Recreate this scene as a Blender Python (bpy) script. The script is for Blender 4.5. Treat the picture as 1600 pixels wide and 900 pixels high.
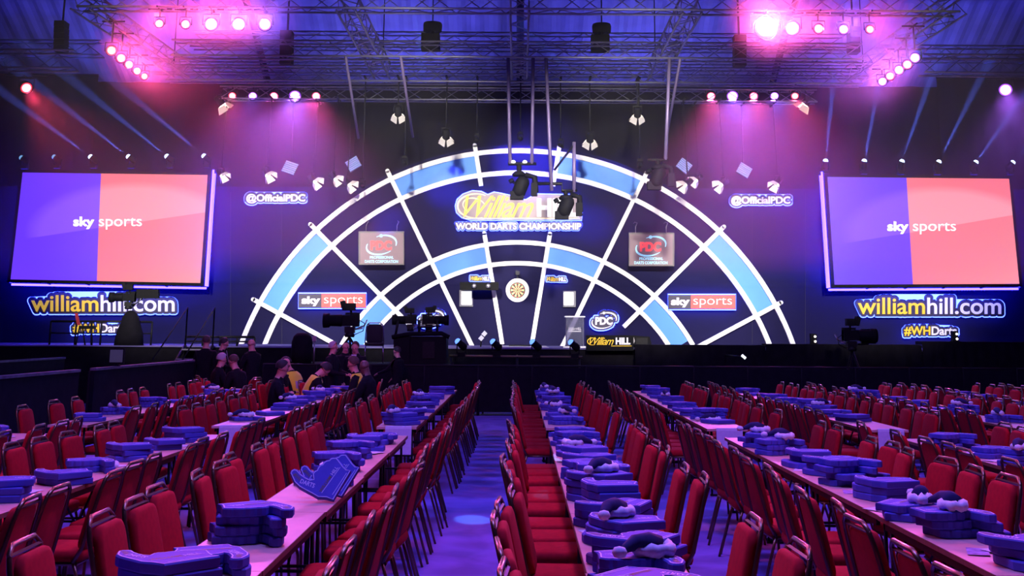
import bpy, bmesh, math, random
import numpy as np
from mathutils import Vector, Matrix, geometry
random.seed(7)
R = math.radians
for _o in list(bpy.data.objects): bpy.data.objects.remove(_o)
S = bpy.context.scene
COL = S.collection
# ------------------------------------------------------------------ camera
H = 1.8                       # eye height
FPX, PITCH, ROLL = 1880.0, R(12), math.atan(.006)
VPX, VPY = 810.0, 520.0       # where the hall's long axis vanishes (1600x900 frame)
_k = FPX * math.tan(PITCH)
PPX, PPY = VPX + _k * math.sin(ROLL), VPY - _k * math.cos(ROLL)
_F = Vector((0, math.cos(PITCH), math.sin(PITCH)))
_R0, _U0 = Vector((1, 0, 0)), Vector((0, -math.sin(PITCH), math.cos(PITCH)))
_Ri = _R0 * math.cos(ROLL) + _U0 * math.sin(ROLL)
_Ui = _U0 * math.cos(ROLL) - _R0 * math.sin(ROLL)
EYE = Vector((0, 0, H))
cam = bpy.data.cameras.new('camera')
cam.sensor_width = 36; cam.lens = FPX / 1600 * 36
cam.shift_x = (800 - PPX) / 1600; cam.shift_y = -(450 - PPY) / 1600
cam.clip_end = 300; cam.clip_start = .05
co = bpy.data.objects.new('camera', cam); COL.objects.link(co)
co.matrix_world = Matrix(((_Ri.x, _Ui.x, -_F.x, 0), (_Ri.y, _Ui.y, -_F.y, 0), (_Ri.z, _Ui.z, -_F.z, H), (0, 0, 0, 1)))
S.camera = co
def ray(px, py): return _F * FPX + _Ri * (px - PPX) - _Ui * (py - PPY)
def at(px, py, Y):            # the point on the plane y = Y seen at a pixel of the photograph
    d = ray(px, py); return EYE + d * (Y / d.y)
def atz(px, py, z):           # the point on the plane z seen at a pixel
    d = ray(px, py); return EYE + d * ((z - H) / d.z)
def ppm(Y): return FPX / (Y * math.cos(PITCH))     # pixels per metre at depth Y
# ------------------------------------------------------------------ look
S.view_settings.view_transform = 'Standard'; S.view_settings.look = 'None'
S.view_settings.gamma = 1; S.view_settings.use_curve_mapping = False
S.view_settings.exposure = 0
S.cycles.max_bounces = 5; S.cycles.diffuse_bounces = 2; S.cycles.glossy_bounces = 2
S.cycles.transmission_bounces = 4; S.cycles.volume_bounces = 0; S.cycles.transparent_max_bounces = 6
S.cycles.sample_clamp_indirect = 3; S.cycles.sample_clamp_direct = 0
S.cycles.use_denoising = True
S.cycles.caustics_reflective = False; S.cycles.caustics_refractive = False
W = bpy.data.worlds.new('world'); S.world = W; W.use_nodes = True
W.node_tree.nodes['Background'].inputs[0].default_value = (.10, .03, .22, 1)
W.node_tree.nodes['Background'].inputs[1].default_value = .02
def lin(r, g, b):
    f = lambda c: (c / 12.92 if c <= .04045 else ((c + .055) / 1.055) ** 2.4)
    return (f(r / 255), f(g / 255), f(b / 255))
def lamp(name, kind, loc, power, col, target=None, size=.3, cone=60, blend=.5, sy=None):
    d = bpy.data.lights.new(name, kind); d.energy = power; d.color = col
    if kind == 'AREA':
        d.shape = 'RECTANGLE'; d.size = size; d.size_y = sy or size
    else:
        d.shadow_soft_size = size
    if kind == 'SPOT': d.spot_size = R(cone); d.spot_blend = blend
    o = bpy.data.objects.new(name, d); COL.objects.link(o); o.location = loc
    if target is not None:
        o.rotation_euler = (Vector(target) - Vector(loc)).to_track_quat('-Z', 'Y').to_euler()
    return o
D = 37.0                      # depth of the stage backdrop
PINK, BLUE, VIO, WARM = (1, .10, .38), (.16, .14, 1), (.42, .14, 1), (1, .93, .82)
# audience washes hang over the hall
for x, y, pw, c in ((-4.5, 9, 230, VIO), (4.5, 9, 230, VIO), (-5, 19, 480, BLUE), (5, 19, 480, BLUE), (0, 7, 900, BLUE)):
    lamp('hall_wash', 'AREA', (x, y, 9.5), pw, c, (x * .9, y + .5, 0), 2.4)
for x, y, tx, ty, pw in ((-9, 14.6, -5.5, 9, 1300), (9, 14.6, 5.5, 9, 1300), (0, 14.6, 0, 8, 1500), (-8, 3, -5, 17, 700), (8, 3, 5, 17, 700)):
    lamp('pink_wash', 'SPOT', (x, y, 8.8), pw, PINK, (tx, ty, .8), .4, 62, .9)
# stage key lights on the backdrop
for x, tx, pw in ((-8.2, -9, 26000), (-2.5, -3.2, 34000), (2.5, 3.2, 34000), (8.2, 9, 26000)):
    lamp('stage_key', 'SPOT', (x, 15.4, 8.2), pw, WARM, (tx, D, 4.2), .25, 30, .7)
# blue uplight on the roof
for x in (-12, -4, 4, 12):
    lamp('roof_uplight', 'SPOT', (x, 39.4, 7.4), 1300, (.13, .13, 1), (x, 37.5, 13), .3, 150, .9)
# ------------------------------------------------------------------ materials
MATS = {}
def mat(name, col, rough=.6, metal=0, emit=None, es=0, var=0, scale=20, sheen=0, trans=0, alpha=1, spec=.5):
    if name in MATS: return MATS[name]
    m = bpy.data.materials.new(name); m.use_nodes = True; MATS[name] = m
    nt = m.node_tree; b = nt.nodes['Principled BSDF']
    b.inputs['Base Color'].default_value = (*col, 1); b.inputs['Roughness'].default_value = rough
    b.inputs['Metallic'].default_value = metal; b.inputs['Specular IOR Level'].default_value = spec
    if emit: b.inputs['Emission Color'].default_value = (*emit, 1); b.inputs['Emission Strength'].default_value = es
    if sheen: b.inputs['Sheen Weight'].default_value = sheen
    if trans: b.inputs['Transmission Weight'].default_value = trans
    if alpha < 1: b.inputs['Alpha'].default_value = alpha
    if var:
        tc = nt.nodes.new('ShaderNodeTexCoord'); n = nt.nodes.new('ShaderNodeTexNoise')
        n.inputs['Scale'].default_value = scale; n.inputs['Detail'].default_value = 4
        r = nt.nodes.new('ShaderNodeValToRGB')
        r.color_ramp.elements[0].position = .3; r.color_ramp.elements[1].position = .7
        r.color_ramp.elements[0].color = (*[c * (1 - var) for c in col], 1)
        r.color_ramp.elements[1].color = (*[min(1, c * (1 + var)) for c in col], 1)
        nt.links.new(tc.outputs['Object'], n.inputs['Vector']); nt.links.new(n.outputs['Fac'], r.inputs['Fac'])
        nt.links.new(r.outputs['Color'], b.inputs['Base Color'])
    return m
# ------------------------------------------------------------------ mesh builder
class MB:
    def __init__(s): s.v = []; s.f = []; s.m = []; s.sm = []
    def add(s, vs, fs, mi=0, smooth=False):
        o = len(s.v); s.v += [tuple(v) for v in vs]
        for f in fs: s.f.append([i + o for i in f]); s.m.append(mi); s.sm.append(smooth)
        return s
    def box(s, x0, y0, z0, x1, y1, z1, mi=0):
        vs = [(x, y, z) for z in (z0, z1) for y in (y0, y1) for x in (x0, x1)]
        return s.add(vs, [(0, 2, 3, 1), (4, 5, 7, 6), (0, 1, 5, 4), (2, 6, 7, 3), (0, 4, 6, 2), (1, 3, 7, 5)], mi)
    def cbox(s, c, sz, mi=0, M=None):
        c = Vector(c); h = Vector(sz) * .5
        vs = [Vector((x * h.x, y * h.y, z * h.z)) for z in (-1, 1) for y in (-1, 1) for x in (-1, 1)]
        if M is not None: vs = [M @ v for v in vs]
        return s.add([v + c for v in vs], [(0, 2, 3, 1), (4, 5, 7, 6), (0, 1, 5, 4), (2, 6, 7, 3), (0, 4, 6, 2), (1, 3, 7, 5)], mi)
    def tube(s, pts, r, n=6, mi=0, closed=False, cap=True):
        pts = [Vector(p) for p in pts]; k = len(pts)
        rr = r if isinstance(r, (list, tuple)) else [r] * k
        rings = []; up = None
        for i, p in enumerate(pts):
            if closed: t = pts[(i + 1) % k] - pts[i - 1]
            else: t = pts[min(i + 1, k - 1)] - pts[max(i - 1, 0)]
            t.normalize()
            if up is None: up = Vector((0, 0, 1)) if abs(t.z) < .9 else Vector((1, 0, 0))
            a = (up - t * up.dot(t)); a.normalize(); b = t.cross(a); up = a
            rings.append([p + (a * math.cos(2 * math.pi * j / n) + b * math.sin(2 * math.pi * j / n)) * rr[i] for j in range(n)])
        vs = [v for ring in rings for v in ring]; fs = []
        for i in range(k if closed else k - 1):
            i2 = (i + 1) % k
            for j in range(n): fs.append((i * n + j, i * n + (j + 1) % n, i2 * n + (j + 1) % n, i2 * n + j))
        if not closed and cap: fs += [tuple(reversed(range(n))), tuple((k - 1) * n + j for j in range(n))]
        return s.add(vs, fs, mi, n > 4)
    def lathe(s, prof, n=16, mi=0, M=None, smooth=True):     # prof: (radius, z)
        vs = []; fs = []
        for r, z in prof:
            for j in range(n): vs.append(Vector((r * math.cos(2 * math.pi * j / n), r * math.sin(2 * math.pi * j / n), z)))
        for i in range(len(prof) - 1):
            for j in range(n): fs.append((i * n + j, i * n + (j + 1) % n, (i + 1) * n + (j + 1) % n, (i + 1) * n + j))
        fs += [tuple(reversed(range(n))), tuple((len(prof) - 1) * n + j for j in range(n))]
        if M is not None: vs = [M @ v for v in vs]
        return s.add(vs, fs, mi, smooth)
    def prism(s, poly, z0, z1, mi=0, M=None, mtop=None):
        n = len(poly)
        vs = [Vector((x, y, z0)) for x, y in poly] + [Vector((x, y, z1)) for x, y in poly]
        tris = geometry.tessellate_polygon([[Vector((x, y, 0)) for x, y in poly]])
        if M is not None: vs = [M @ v for v in vs]
        s.add(vs, [(i, (i + 1) % n, n + (i + 1) % n, n + i) for i in range(n)], mi)
        o = len(s.v) - 2 * n
        for t in tris:
            s.f.append([o + i for i in t]); s.m.append(mi); s.sm.append(False)
            s.f.append([o + n + i for i in reversed(t)]); s.m.append(mi if mtop is None else mtop); s.sm.append(False)
        return s
    def pad(s, w, d, h, r=.05, e=.02, mi=0, M=None, taper=0, n=4):   # soft rounded cushion, base at z=0
        def ring(ins, z):
            out = []
            for cx, cy, a0 in ((1, 1, 0), (-1, 1, 90), (-1, -1, 180), (1, -1, 270)):
                for q in range(n + 1):
                    a = R(a0 + 90 * q / n); rr = max(r - ins, .004)
                    x = cx * (w / 2 - r) + rr * math.cos(a); y = cy * (d / 2 - r) + rr * math.sin(a)
                    x *= 1 - taper * (y / d + .5)
                    out.append(Vector((x, y, z)))
            return out
        lv = [(e * 1.2, 0), (e * .3, e * .3), (0, e), (0, h - e), (e * .3, h - e * .3), (e * 1.4, h)]
        rings = [ring(i, z) for i, z in lv]; k = len(rings[0]); vs = [v for q in rings for v in q]
        fs = [(i * k + j, i * k + (j + 1) % k, (i + 1) * k + (j + 1) % k, (i + 1) * k + j) for i in range(len(lv) - 1) for j in range(k)]
        fs += [tuple(reversed(range(k))), tuple((len(lv) - 1) * k + j for j in range(k))]
        if M is not None: vs = [M @ v for v in vs]
        return s.add(vs, fs, mi, True)
    def build(s, name, mats, parent=None, loc=(0, 0, 0), rz=0, **props):
        me = bpy.data.meshes.new(name); me.from_pydata(s.v, [], s.f)
        mats = mats if isinstance(mats, (list, tuple)) else [mats]
        for m in mats: me.materials.append(m)
        me.polygons.foreach_set('material_index', s.m); me.polygons.foreach_set('use_smooth', s.sm)
        bm = bmesh.new(); bm.from_mesh(me); bmesh.ops.recalc_face_normals(bm, faces=bm.faces); bm.to_mesh(me); bm.free()
        me.update()
        o = bpy.data.objects.new(name, me); COL.objects.link(o)
        o.location = loc; o.rotation_euler = (0, 0, rz)
        if parent is not None: o.parent = parent
        for k, v in props.items(): o[k] = v
        return o
def empty(name, loc=(0, 0, 0), rz=0, label=None, cat=None, group=None):
    o = bpy.data.objects.new(name, None); COL.objects.link(o); o.empty_display_size = .1
    o.location = loc; o.rotation_euler = (0, 0, rz); tag(o, label, cat, group); return o
def tag(o, label=None, cat=None, group=None, kind=None):
    if label: o['label'] = label
    if cat: o['category'] = cat
    if group: o['group'] = group
    if kind: o['kind'] = kind
    return o
def dup(root, loc=None, rz=None, label=None, group=None):
    def cp(o, par):
        c = o.copy(); COL.objects.link(c)
        if par is not None: c.parent = par
        for ch in kids(o): cp(ch, c)
        return c
    c = cp(root, None)
    if loc is not None: c.location = loc
    if rz is not None: c.rotation_euler = (c.rotation_euler.x, c.rotation_euler.y, rz)
    if label: c['label'] = label
    if group: c['group'] = group
    return c
KIDS = {}
def kids(o):
    if o.name not in KIDS: KIDS[o.name] = list(o.children)
    return KIDS[o.name]
ORD = ('first second third fourth fifth sixth seventh eighth ninth tenth eleventh twelfth thirteenth fourteenth fifteenth sixteenth '
       'seventeenth eighteenth nineteenth twentieth twenty-first twenty-second twenty-third twenty-fourth twenty-fifth twenty-sixth '
       'twenty-seventh twenty-eighth twenty-ninth thirtieth thirty-first thirty-second thirty-third thirty-fourth thirty-fifth').split()
def planepoly(mb, pts, Y, t, mi=0):        # polygon given in photo pixels on the plane Y, thickness t towards the hall
    n = len(pts); P = [at(x, y, Y) for x, y in pts]
    vs = P + [p + Vector((0, -t, 0)) for p in P]
    tris = geometry.tessellate_polygon([[Vector((x, y, 0)) for x, y in pts]])
    fs = [(i, (i + 1) % n, n + (i + 1) % n, n + i) for i in range(n)]
    fs += [tuple(q) for q in tris] + [tuple(n + i for i in reversed(q)) for q in tris]
    return mb.add(vs, fs, mi)
# ------------------------------------------------------------------ lettering
def text_geo(txt, bold=0, shear=0, spacing=1):
    c = bpy.data.curves.new('t', 'FONT'); c.body = txt; c.size = 1; c.offset = bold; c.shear = shear
    c.space_character = spacing; c.resolution_u = 5; c.fill_mode = 'FRONT'
    o = bpy.data.objects.new('t', c); COL.objects.link(o)
    dg = bpy.context.evaluated_depsgraph_get(); dg.update()
    me = bpy.data.meshes.new_from_object(o.evaluated_get(dg))
    v = [(p.co.x, p.co.y) for p in me.vertices]; f = [tuple(p.vertices) for p in me.polygons]
    bpy.data.objects.remove(o); bpy.data.curves.remove(c); bpy.data.meshes.remove(me)
    return v, f
def fit(v, box):                            # text coordinates -> photo pixels inside box (x0,y0,x1,y1)
    xs = [p[0] for p in v]; ys = [p[1] for p in v]; a, b, c, d = min(xs), max(xs), min(ys), max(ys)
    x0, y0, x1, y1 = box
    return [(x0 + (p[0] - a) / (b - a) * (x1 - x0), y1 - (p[1] - c) / (d - c) * (y1 - y0)) for p in v]
def slab(mb, P, F, Y, t, mi=0):             # flat letter faces (pixels) -> raised letters on plane Y
    n = len(P); A = [at(x, y, Y) for x, y in P]; vs = A + [p + Vector((0, -t, 0)) for p in A]
    cnt = {}
    for f in F:
        for i in range(len(f)):
            e = (f[i], f[(i + 1) % len(f)]); cnt[tuple(sorted(e))] = cnt.get(tuple(sorted(e)), 0) + 1
    fs = [tuple(n + i for i in f) for f in F] + [tuple(reversed(f)) for f in F]
    for (a, b), k in cnt.items():
        if k == 1: fs.append((a, b, n + b, n + a))
    return mb.add(vs, fs, mi)
def contours(items, grow, res=3, holes=False):  # outline(s) of pixel-space faces, grown by `grow` pixels
    P = np.array([p for it in items for p in it[0]]); g = grow + 3
    x0, y0 = P.min(0) - g; x1, y1 = P.max(0) + g
    w, h = int((x1 - x0) * res) + 2, int((y1 - y0) * res) + 2
    M = np.zeros((h, w), bool)
    for V, F in items:
        for f in F:
            for k in range(1, len(f) - 1):
                a, b, c = [((V[i][0] - x0) * res, (V[i][1] - y0) * res) for i in (f[0], f[k], f[k + 1])]
                xa, xb = int(min(a[0], b[0], c[0])), int(max(a[0], b[0], c[0])) + 2
                ya, yb = int(min(a[1], b[1], c[1])), int(max(a[1], b[1], c[1])) + 2
                yy, xx = np.mgrid[ya:yb, xa:xb]; xx = xx + .5; yy = yy + .5
                e = [(q[0] - p[0]) * (yy - p[1]) - (q[1] - p[1]) * (xx - p[0]) for p, q in ((a, b), (b, c), (c, a))]
                inside = ((e[0] >= 0) & (e[1] >= 0) & (e[2] >= 0)) | ((e[0] <= 0) & (e[1] <= 0) & (e[2] <= 0))
                M[ya:yb, xa:xb] |= inside[:M[ya:yb, xa:xb].shape[0], :M[ya:yb, xa:xb].shape[1]]
    rad = grow * res; out = np.zeros_like(M); cs = np.zeros((h, w + 1), np.int32); cs[:, 1:] = np.cumsum(M, 1)
    for dy in range(-int(rad), int(rad) + 1):
        hw = int(math.sqrt(max(rad * rad - dy * dy, 0)))
        lo = np.clip(np.arange(w) - hw, 0, w); hi = np.clip(np.arange(w) + hw + 1, 0, w)
        row = (cs[:, hi] - cs[:, lo]) > 0
        if dy >= 0: out[dy:] |= row[:h - dy]
        else: out[:dy] |= row[-dy:]
    M = np.pad(out, 1); nxt = {}
    ys, xs = np.nonzero(M)
    for y, x in zip(ys, xs):
        if not M[y - 1, x]: nxt.setdefault((x, y), []).append((x + 1, y))
        if not M[y, x + 1]: nxt.setdefault((x + 1, y), []).append((x + 1, y + 1))
        if not M[y + 1, x]: nxt.setdefault((x + 1, y + 1), []).append((x, y + 1))
        if not M[y, x - 1]: nxt.setdefault((x, y + 1), []).append((x, y))
    loops = []
    while nxt:
        s0 = next(iter(nxt)); p = s0; L = []
        while p in nxt:
            L.append(p); q = nxt[p].pop()
            if not nxt[p]: del nxt[p]
            p = q
            if p == s0: break
        if len(L) < 12: continue
        A = np.array(L, float)
        area = .5 * np.sum(A[:, 0] * np.roll(A[:, 1], -1) - A[:, 1] * np.roll(A[:, 0], -1))
        if area < 0: continue
        for _ in range(4): A = (np.roll(A, 1, 0) + 2 * A + np.roll(A, -1, 0)) / 4
        A = A[::3]
        loops.append([(x0 + (x - 1) / res, y0 + (y - 1) / res) for x, y in A])
    return loops
# ------------------------------------------------------------------ shell of the hall
BLACK = mat('black_cloth', (.007, .006, .010), .9, var=.3, scale=6, spec=.15)
NAVY = mat('navy_set', (.0062, .0048, .040), .8, var=.06, scale=3, spec=.15)
WHITE = mat('white_paint', (.85, .84, .82), .6, var=.02)
SKYB = mat('sky_blue_panel', lin(74, 142, 232), .6, var=.03, scale=2)
STEEL = mat('black_steel', (.012, .012, .014), .5, .3, var=.2, spec=.2)
ALU = mat('aluminium', (.38, .37, .40), .38, .85, var=.12, scale=8)
PLAST = mat('black_plastic', (.006, .006, .008), .7, var=.15, spec=.12)
GLOWB = mat('blue_halo_led', (.1, .15, .8), .5, emit=(.035, .06, 1), es=14)
LED = mat('violet_led', (.2, .1, .8), .5, emit=(.013, .008, 1), es=60)
def wave_mat(name, c0, c1, scale, rough=.8):        # carpet: two tones in soft swirls
    m = mat(name, c0, rough); nt = m.node_tree; b = nt.nodes['Principled BSDF']
    tc = nt.nodes.new('ShaderNodeTexCoord'); n = nt.nodes.new('ShaderNodeTexNoise'); r = nt.nodes.new('ShaderNodeValToRGB')
    n.inputs['Scale'].default_value = scale; n.inputs['Detail'].default_value = 3; n.inputs['Distortion'].default_value = 1.2
    r.color_ramp.elements[0].position = .38; r.color_ramp.elements[1].position = .62
    r.color_ramp.elements[0].color = (*c0, 1); r.color_ramp.elements[1].color = (*c1, 1)
    nt.links.new(tc.outputs['Object'], n.inputs['Vector']); nt.links.new(n.outputs['Fac'], r.inputs['Fac']); nt.links.new(r.outputs['Color'], b.inputs['Base Color'])
    return m
CARPET = wave_mat('carpet', (.13, .085, .40), (.21, .14, .58), 1.1, .7)
ST = dict(kind='structure')
MB().box(-24, -3, -.2, 24, 46, 0).build('floor', CARPET, **ST)
MB().box(-24, 45.8, 0, 24, 46, 12).build('wall_far', BLACK, **ST)
for sx in (-1, 1): MB().box(sx * 24 - .1, -3, 0, sx * 24 + .1, 46, 16).build('wall_left' if sx < 0 else 'wall_right', BLACK, **ST)
# black drape that closes the hall behind the set
zt = at(808, 132, 38.6).z
mb = MB(); N = 120
vs = []
for i in range(N + 1):
    x = -24 + 48 * i / N; y = 38.6 + .08 * math.sin(i * 2.1)
    vs += [(x, y, 0), (x, y, zt)]
mb.add(vs, [(2 * i, 2 * i + 2, 2 * i + 3, 2 * i + 1) for i in range(N)], 0, True)
mb.build('wall_back', BLACK, **ST)
# ribbed metal roof, lit blue from below
mb = MB(); ROOF = mat('roof_sheet', (.30, .28, .42), .6, var=.15, scale=1.5)
vs = []; N = 320
for i in range(N + 1):
    x = -24 + 48 * i / N; dz = .05 if i % 4 < 2 else 0
    vs += [(x, 46, 8.2 + dz), (x, 38, 12.4 + dz), (x, 14, 19 + dz)]
mb.add(vs, [q for i in range(N) for q in ((3 * i, 3 * i + 3, 3 * i + 4, 3 * i + 1), (3 * i + 1, 3 * i + 4, 3 * i + 5, 3 * i + 2))])
mb.build('ceiling', ROOF, **ST)
# stage deck
ZS = at(808, 540, D).z; YS = 31.3
DECK = mat('stage_deck', (.15, .125, .32), .5, var=.15, scale=2)
MB().box(-19, YS, ZS - .03, 19, 38.2, ZS).build('stage_floor', DECK, **ST)
MB().box(-19, YS + .06, 0, 19, YS + .12, ZS - .03).build('stage_skirt', BLACK, **ST)
# set wall: long low panels with a half round crown
CX, CY = 808.0, 693.5
def arcpt(r, a): return (CX + r * math.cos(a), CY - r * math.sin(a))
pts = [(-90, 545), (-90, 291), (CX - math.sqrt(466**2 - 400**2), 293)]
a0 = math.asin(400 / 466)
pts += [arcpt(466, math.pi - a0 - (math.pi - 2 * a0) * i / 40) for i in range(1, 40)]
pts += [(CX + math.sqrt(466**2 - 398**2), 295), (1700, 297), (1700, 550)]
mb = planepoly(MB(), pts, D + .12, .12); mb.build('wall_stage', NAVY, **ST)
# fine seams between the wall panels
for x in (360, 440, 1175, 1258):
    planepoly(MB(), [(x, 300), (x + .7, 300), (x + .7, 538), (x, 538)], D, .01).build('trim_seam', mat('seam', (.012, .01, .03), .8), **ST)
# ------------------------------------------------------------------ the white arch
arch = empty('arch_set_piece', at(808, 540, D), 0, 'giant half dartboard of white strips and light blue panels on the navy stage wall', 'stage set')
def rel(o): o.location = -Vector(arch.location) + Vector((0, -.006, 0)); return o
def sector(r0, r1, a0, a1, Y, t, n=None):
    n = n or max(2, int(abs(a1 - a0) / R(1.5)))
    mb = MB(); vs = []
    for i in range(n + 1):
        a = a0 + (a1 - a0) * i / n
        for r in (r0, r1):
            p = at(*arcpt(r, a), Y); vs += [p, p + Vector((0, -t, 0))]
    fs = []
    for i in range(n):
        b, c = 4 * i, 4 * i + 4
        fs += [(b + 1, b + 3, c + 3, c + 1), (b, c, c + 2, b + 2), (b + 2, c + 2, c + 3, b + 3), (b, b + 1, c + 1, c)]
    fs += [(0, 2, 3, 1), (4 * n, 4 * n + 1, 4 * n + 3, 4 * n + 2)]
    mb.add(vs, fs); return mb
YB = 539.5
def base_angle(r): return math.asin((CY - YB) / r)
RIN = {457.5: 7.4, 423: 7.4, 314.5: 6.8, 282: 6.8}
for r, w in RIN.items():
    a = base_angle(r)
    rel(sector(r - w / 2, r + w / 2, a, math.pi - a, D, .09).build('arc_strip', WHITE, arch))
def strip(p, q, w=6.6):
    d = Vector((q[0] - p[0], q[1] - p[1])).normalized(); n = Vector((-d.y, d.x)) * w / 2
    mb = planepoly(MB(), [(p[0] + n.x, p[1] + n.y), (p[0] - n.x, p[1] - n.y), (q[0] - n.x, q[1] - n.y), (q[0] + n.x, q[1] + n.y)], D, .13)
    c = [(p[0] + w / 2 * math.cos(t * math.pi / 6), p[1] + w / 2 * math.sin(t * math.pi / 6)) for t in range(12)]
    planepoly(mb, c, D, .13); rel(mb.build('spoke_strip', WHITE, arch))
SP = [((742, 228), (752, 291)), ((757, 365), (785, 538)), ((606, 268), (738, 541)), ((486, 351), (642, 509)), ((397, 468), (525, 538))]
for p, q in SP:
    strip(p, q); dy = lambda x: .006 * (2 * CX - 2 * x)
    strip((2 * CX - p[0], p[1] + dy(p[0])), (2 * CX - q[0], q[1] + dy(q[0])))
def ang(x, y): return math.atan2(CY - y, CX - x)      # measured from the left
PAN = [(423, 457.5, ang(613, 281), ang(744, 241)), (423, 457.5, ang(396 + 6, 472), ang(492, 357)), (282, 314.5, ang(673, 411), ang(759, 383)), (282, 314.5, None, ang(594, 465))]
for r0, r1, b, c in PAN:
    if b is None: b = base_angle(298)
    for k in (0, 1):
        u, v = (b, c) if k else (math.pi - b, math.pi - c)
        rel(sector(r0 + 1, r1 - 1, u, v, D, .03).build('blue_panel', SKYB, arch))
# ------------------------------------------------------------------ backlit signs
YEL = mat('yellow_letter', lin(240, 196, 40), .5, emit=lin(245, 200, 44), es=.45)
WLET = mat('white_letter', (.8, .76, .82), .5, emit=(.8, .74, .85), es=.45)
NAVB = mat('sign_navy', (.03, .022, .06), .6)
PALE = mat('sign_lilac', (.30, .23, .26), .6); DUSK = mat('sign_dusk', (.10, .07, .17), .6)
REDP = mat('sign_red', lin(222, 60, 62), .5, emit=lin(222, 60, 62), es=.35)
def sign(name, label, layers, grow, Y=D, back=None, gap=.14, rim=1.5, poly=None, backmat=None):
    """layers: list of (part name, pixel vertices, faces, material); grow: backing margin in photo px"""
    px = [p for l in layers for p in l[1]]
    cx = sum(p[0] for p in px) / len(px); cy = max(p[1] for p in px)
    root = empty(name, at(cx, cy, Y - gap), 0, label, 'sign'); off = -Vector(root.location)
    it = [(l[1], l[2]) for l in layers]
    outs = poly or contours(it, grow); halo = [offs(p, rim) for p in outs]
    b = MB()
    for p in outs: planepoly(b, p, Y - gap - .05, .05)
    b.build('backing', backmat or NAVB, root, off)
    g = MB()
    for p in halo: planepoly(g, p, Y - gap, .05)
    g.build('halo_light', GLOWB, root, off)
    for nm, P, F, m in layers: slab(MB(), P, F, Y - gap - .10, .025).build(nm, m, root, off)
    xa, xb = min(p[0] for p in px), max(p[0] for p in px); ym = sum(p[1] for p in px) / len(px)
    for u in (.2, .8):
        p = at(xa + (xb - xa) * u, ym, Y - gap); MB().tube([p, (p.x, Y + .02, p.z)], .02).build('mounting_pin', STEEL, root, off)
    return root
def offs(poly, d):                        # push a closed pixel outline outwards
    A = np.array(poly, float); t = np.roll(A, -1, 0) - np.roll(A, 1, 0); t /= np.maximum(np.linalg.norm(t, axis=1, keepdims=True), 1e-6)
    area = np.sum(A[:, 0] * np.roll(A[:, 1], -1) - A[:, 1] * np.roll(A[:, 0], -1))
    n = np.stack([t[:, 1], -t[:, 0]], 1) * (1 if area > 0 else -1)
    return [tuple(p) for p in A + n * d]
def two_tone(a, b, box, bold=.02, shear=0, spacing=1):     # one line of lettering in two colours
    va, fa = text_geo(a, bold, shear, spacing); vb, fb = text_geo(a + b, bold, shear, spacing)
    P = fit(vb, box); xs = max(p[0] for p in va) + .012
    mid = lambda f: sum(vb[i][0] for i in f) / len(f)
    return ('lettering', P, [f for f in fb if mid(f) < xs], YEL), ('lettering', P, [f for f in fb if mid(f) >= xs], WLET)
def used(l):                              # drop unused vertices
    nm, P, F, m = l; idx = sorted({i for f in F for i in f}); mp = {i: k for k, i in enumerate(idx)}
    return (nm, [P[i] for i in idx], [tuple(mp[i] for i in f) for f in F], m)
for k, (dx, dyy) in enumerate(((0, 0), (1291, 4))):
    side = 'left' if k == 0 else 'right'
    ls = [used(l) for l in two_tone('william', 'hill.com', (49 + dx, 461 + dyy, 273 + dx, 487 + dyy), .012)]
    sign('web_address_sign', f'backlit yellow and white web address sign under the {side} screen', ls, 4.2)
    ls = [used(l) for l in two_tone('#WH', 'Darts', (114 + dx * 1.0058, 506 + dyy, 196 + dx * 1.0058, 521 + dyy), .02)]
    sign('hashtag_sign', f'small backlit yellow and white hashtag sign below the {side} web address', ls, 2.6)
for k, x in enumerate((385, 1142.5)):
    v, f = text_geo('@OfficialPDC', .03)
    sign('handle_sign', f'backlit white handle sign beginning with an at sign, {("left", "right")[k]} of the arch', [('lettering', fit(v, (x, 303 + 3.5 * k, x + 92, 318 + 3.5 * k)), f, WLET)], 2.3)
def rect(x0, y0, x1, y1): return [(x0, y0), (x1, y0), (x1, y1), (x0, y1)]
for k, (dx, dyy) in enumerate(((0, 0), (577, 2))):
    x0, y0, x1, y1 = 467.5 + dx, 459.5 + dyy, 571.5 + dx, 480.5 + dyy; xm = x0 + 35
    v, f = text_geo('sky', .045); v2, f2 = text_geo('sports', -.012)
    Ls = [('dark_panel', rect(x0, y0, xm, y1), [(0, 1, 2, 3)], NAVB), ('red_panel', rect(xm, y0, x1, y1), [(0, 1, 2, 3)], REDP)]
    root = sign('broadcaster_sign', f'backlit navy and red broadcaster name plate low on the {("left", "right")[k]} of the arch', Ls, .6, rim=1.6, poly=[rect(x0 - .8, y0 - .8, x1 + .8, y1 + .8)])
    off = -Vector(root.location)
    slab(MB(), fit(v, (x0 + 4, y0 + 3.5, xm - 2, y1 - 2.2)), f, D - .265, .02).build('lettering', WLET, root, off)
    slab(MB(), fit(v2, (xm + 4, y0 + 4, x1 - 5, y1 - 2)), f2, D - .265, .02).build('lettering', WLET, root, off)
def swoosh(cx, cy, rx, ry, tilt, a0, a1, w, n=26):         # a ring stroke that thins out, in pixels
    P = []; F = []
    for i in range(n + 1):
        a = R(a0 + (a1 - a0) * i / n); ww = w * (.25 + .75 * math.sin(math.pi * min(1, (i + 2) / (n + 2))))
        for s_ in (-.5, .5):
            x, y = (rx + s_ * ww) * math.cos(a), (ry + s_ * ww) * math.sin(a)
            P.append((cx + x * math.cos(tilt) + y * math.sin(tilt), cy + x * math.sin(tilt) - y * math.cos(tilt)))
    for i in range(n): F.append((2 * i, 2 * i + 1, 2 * i + 3, 2 * i + 2))
    return P, F
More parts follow.
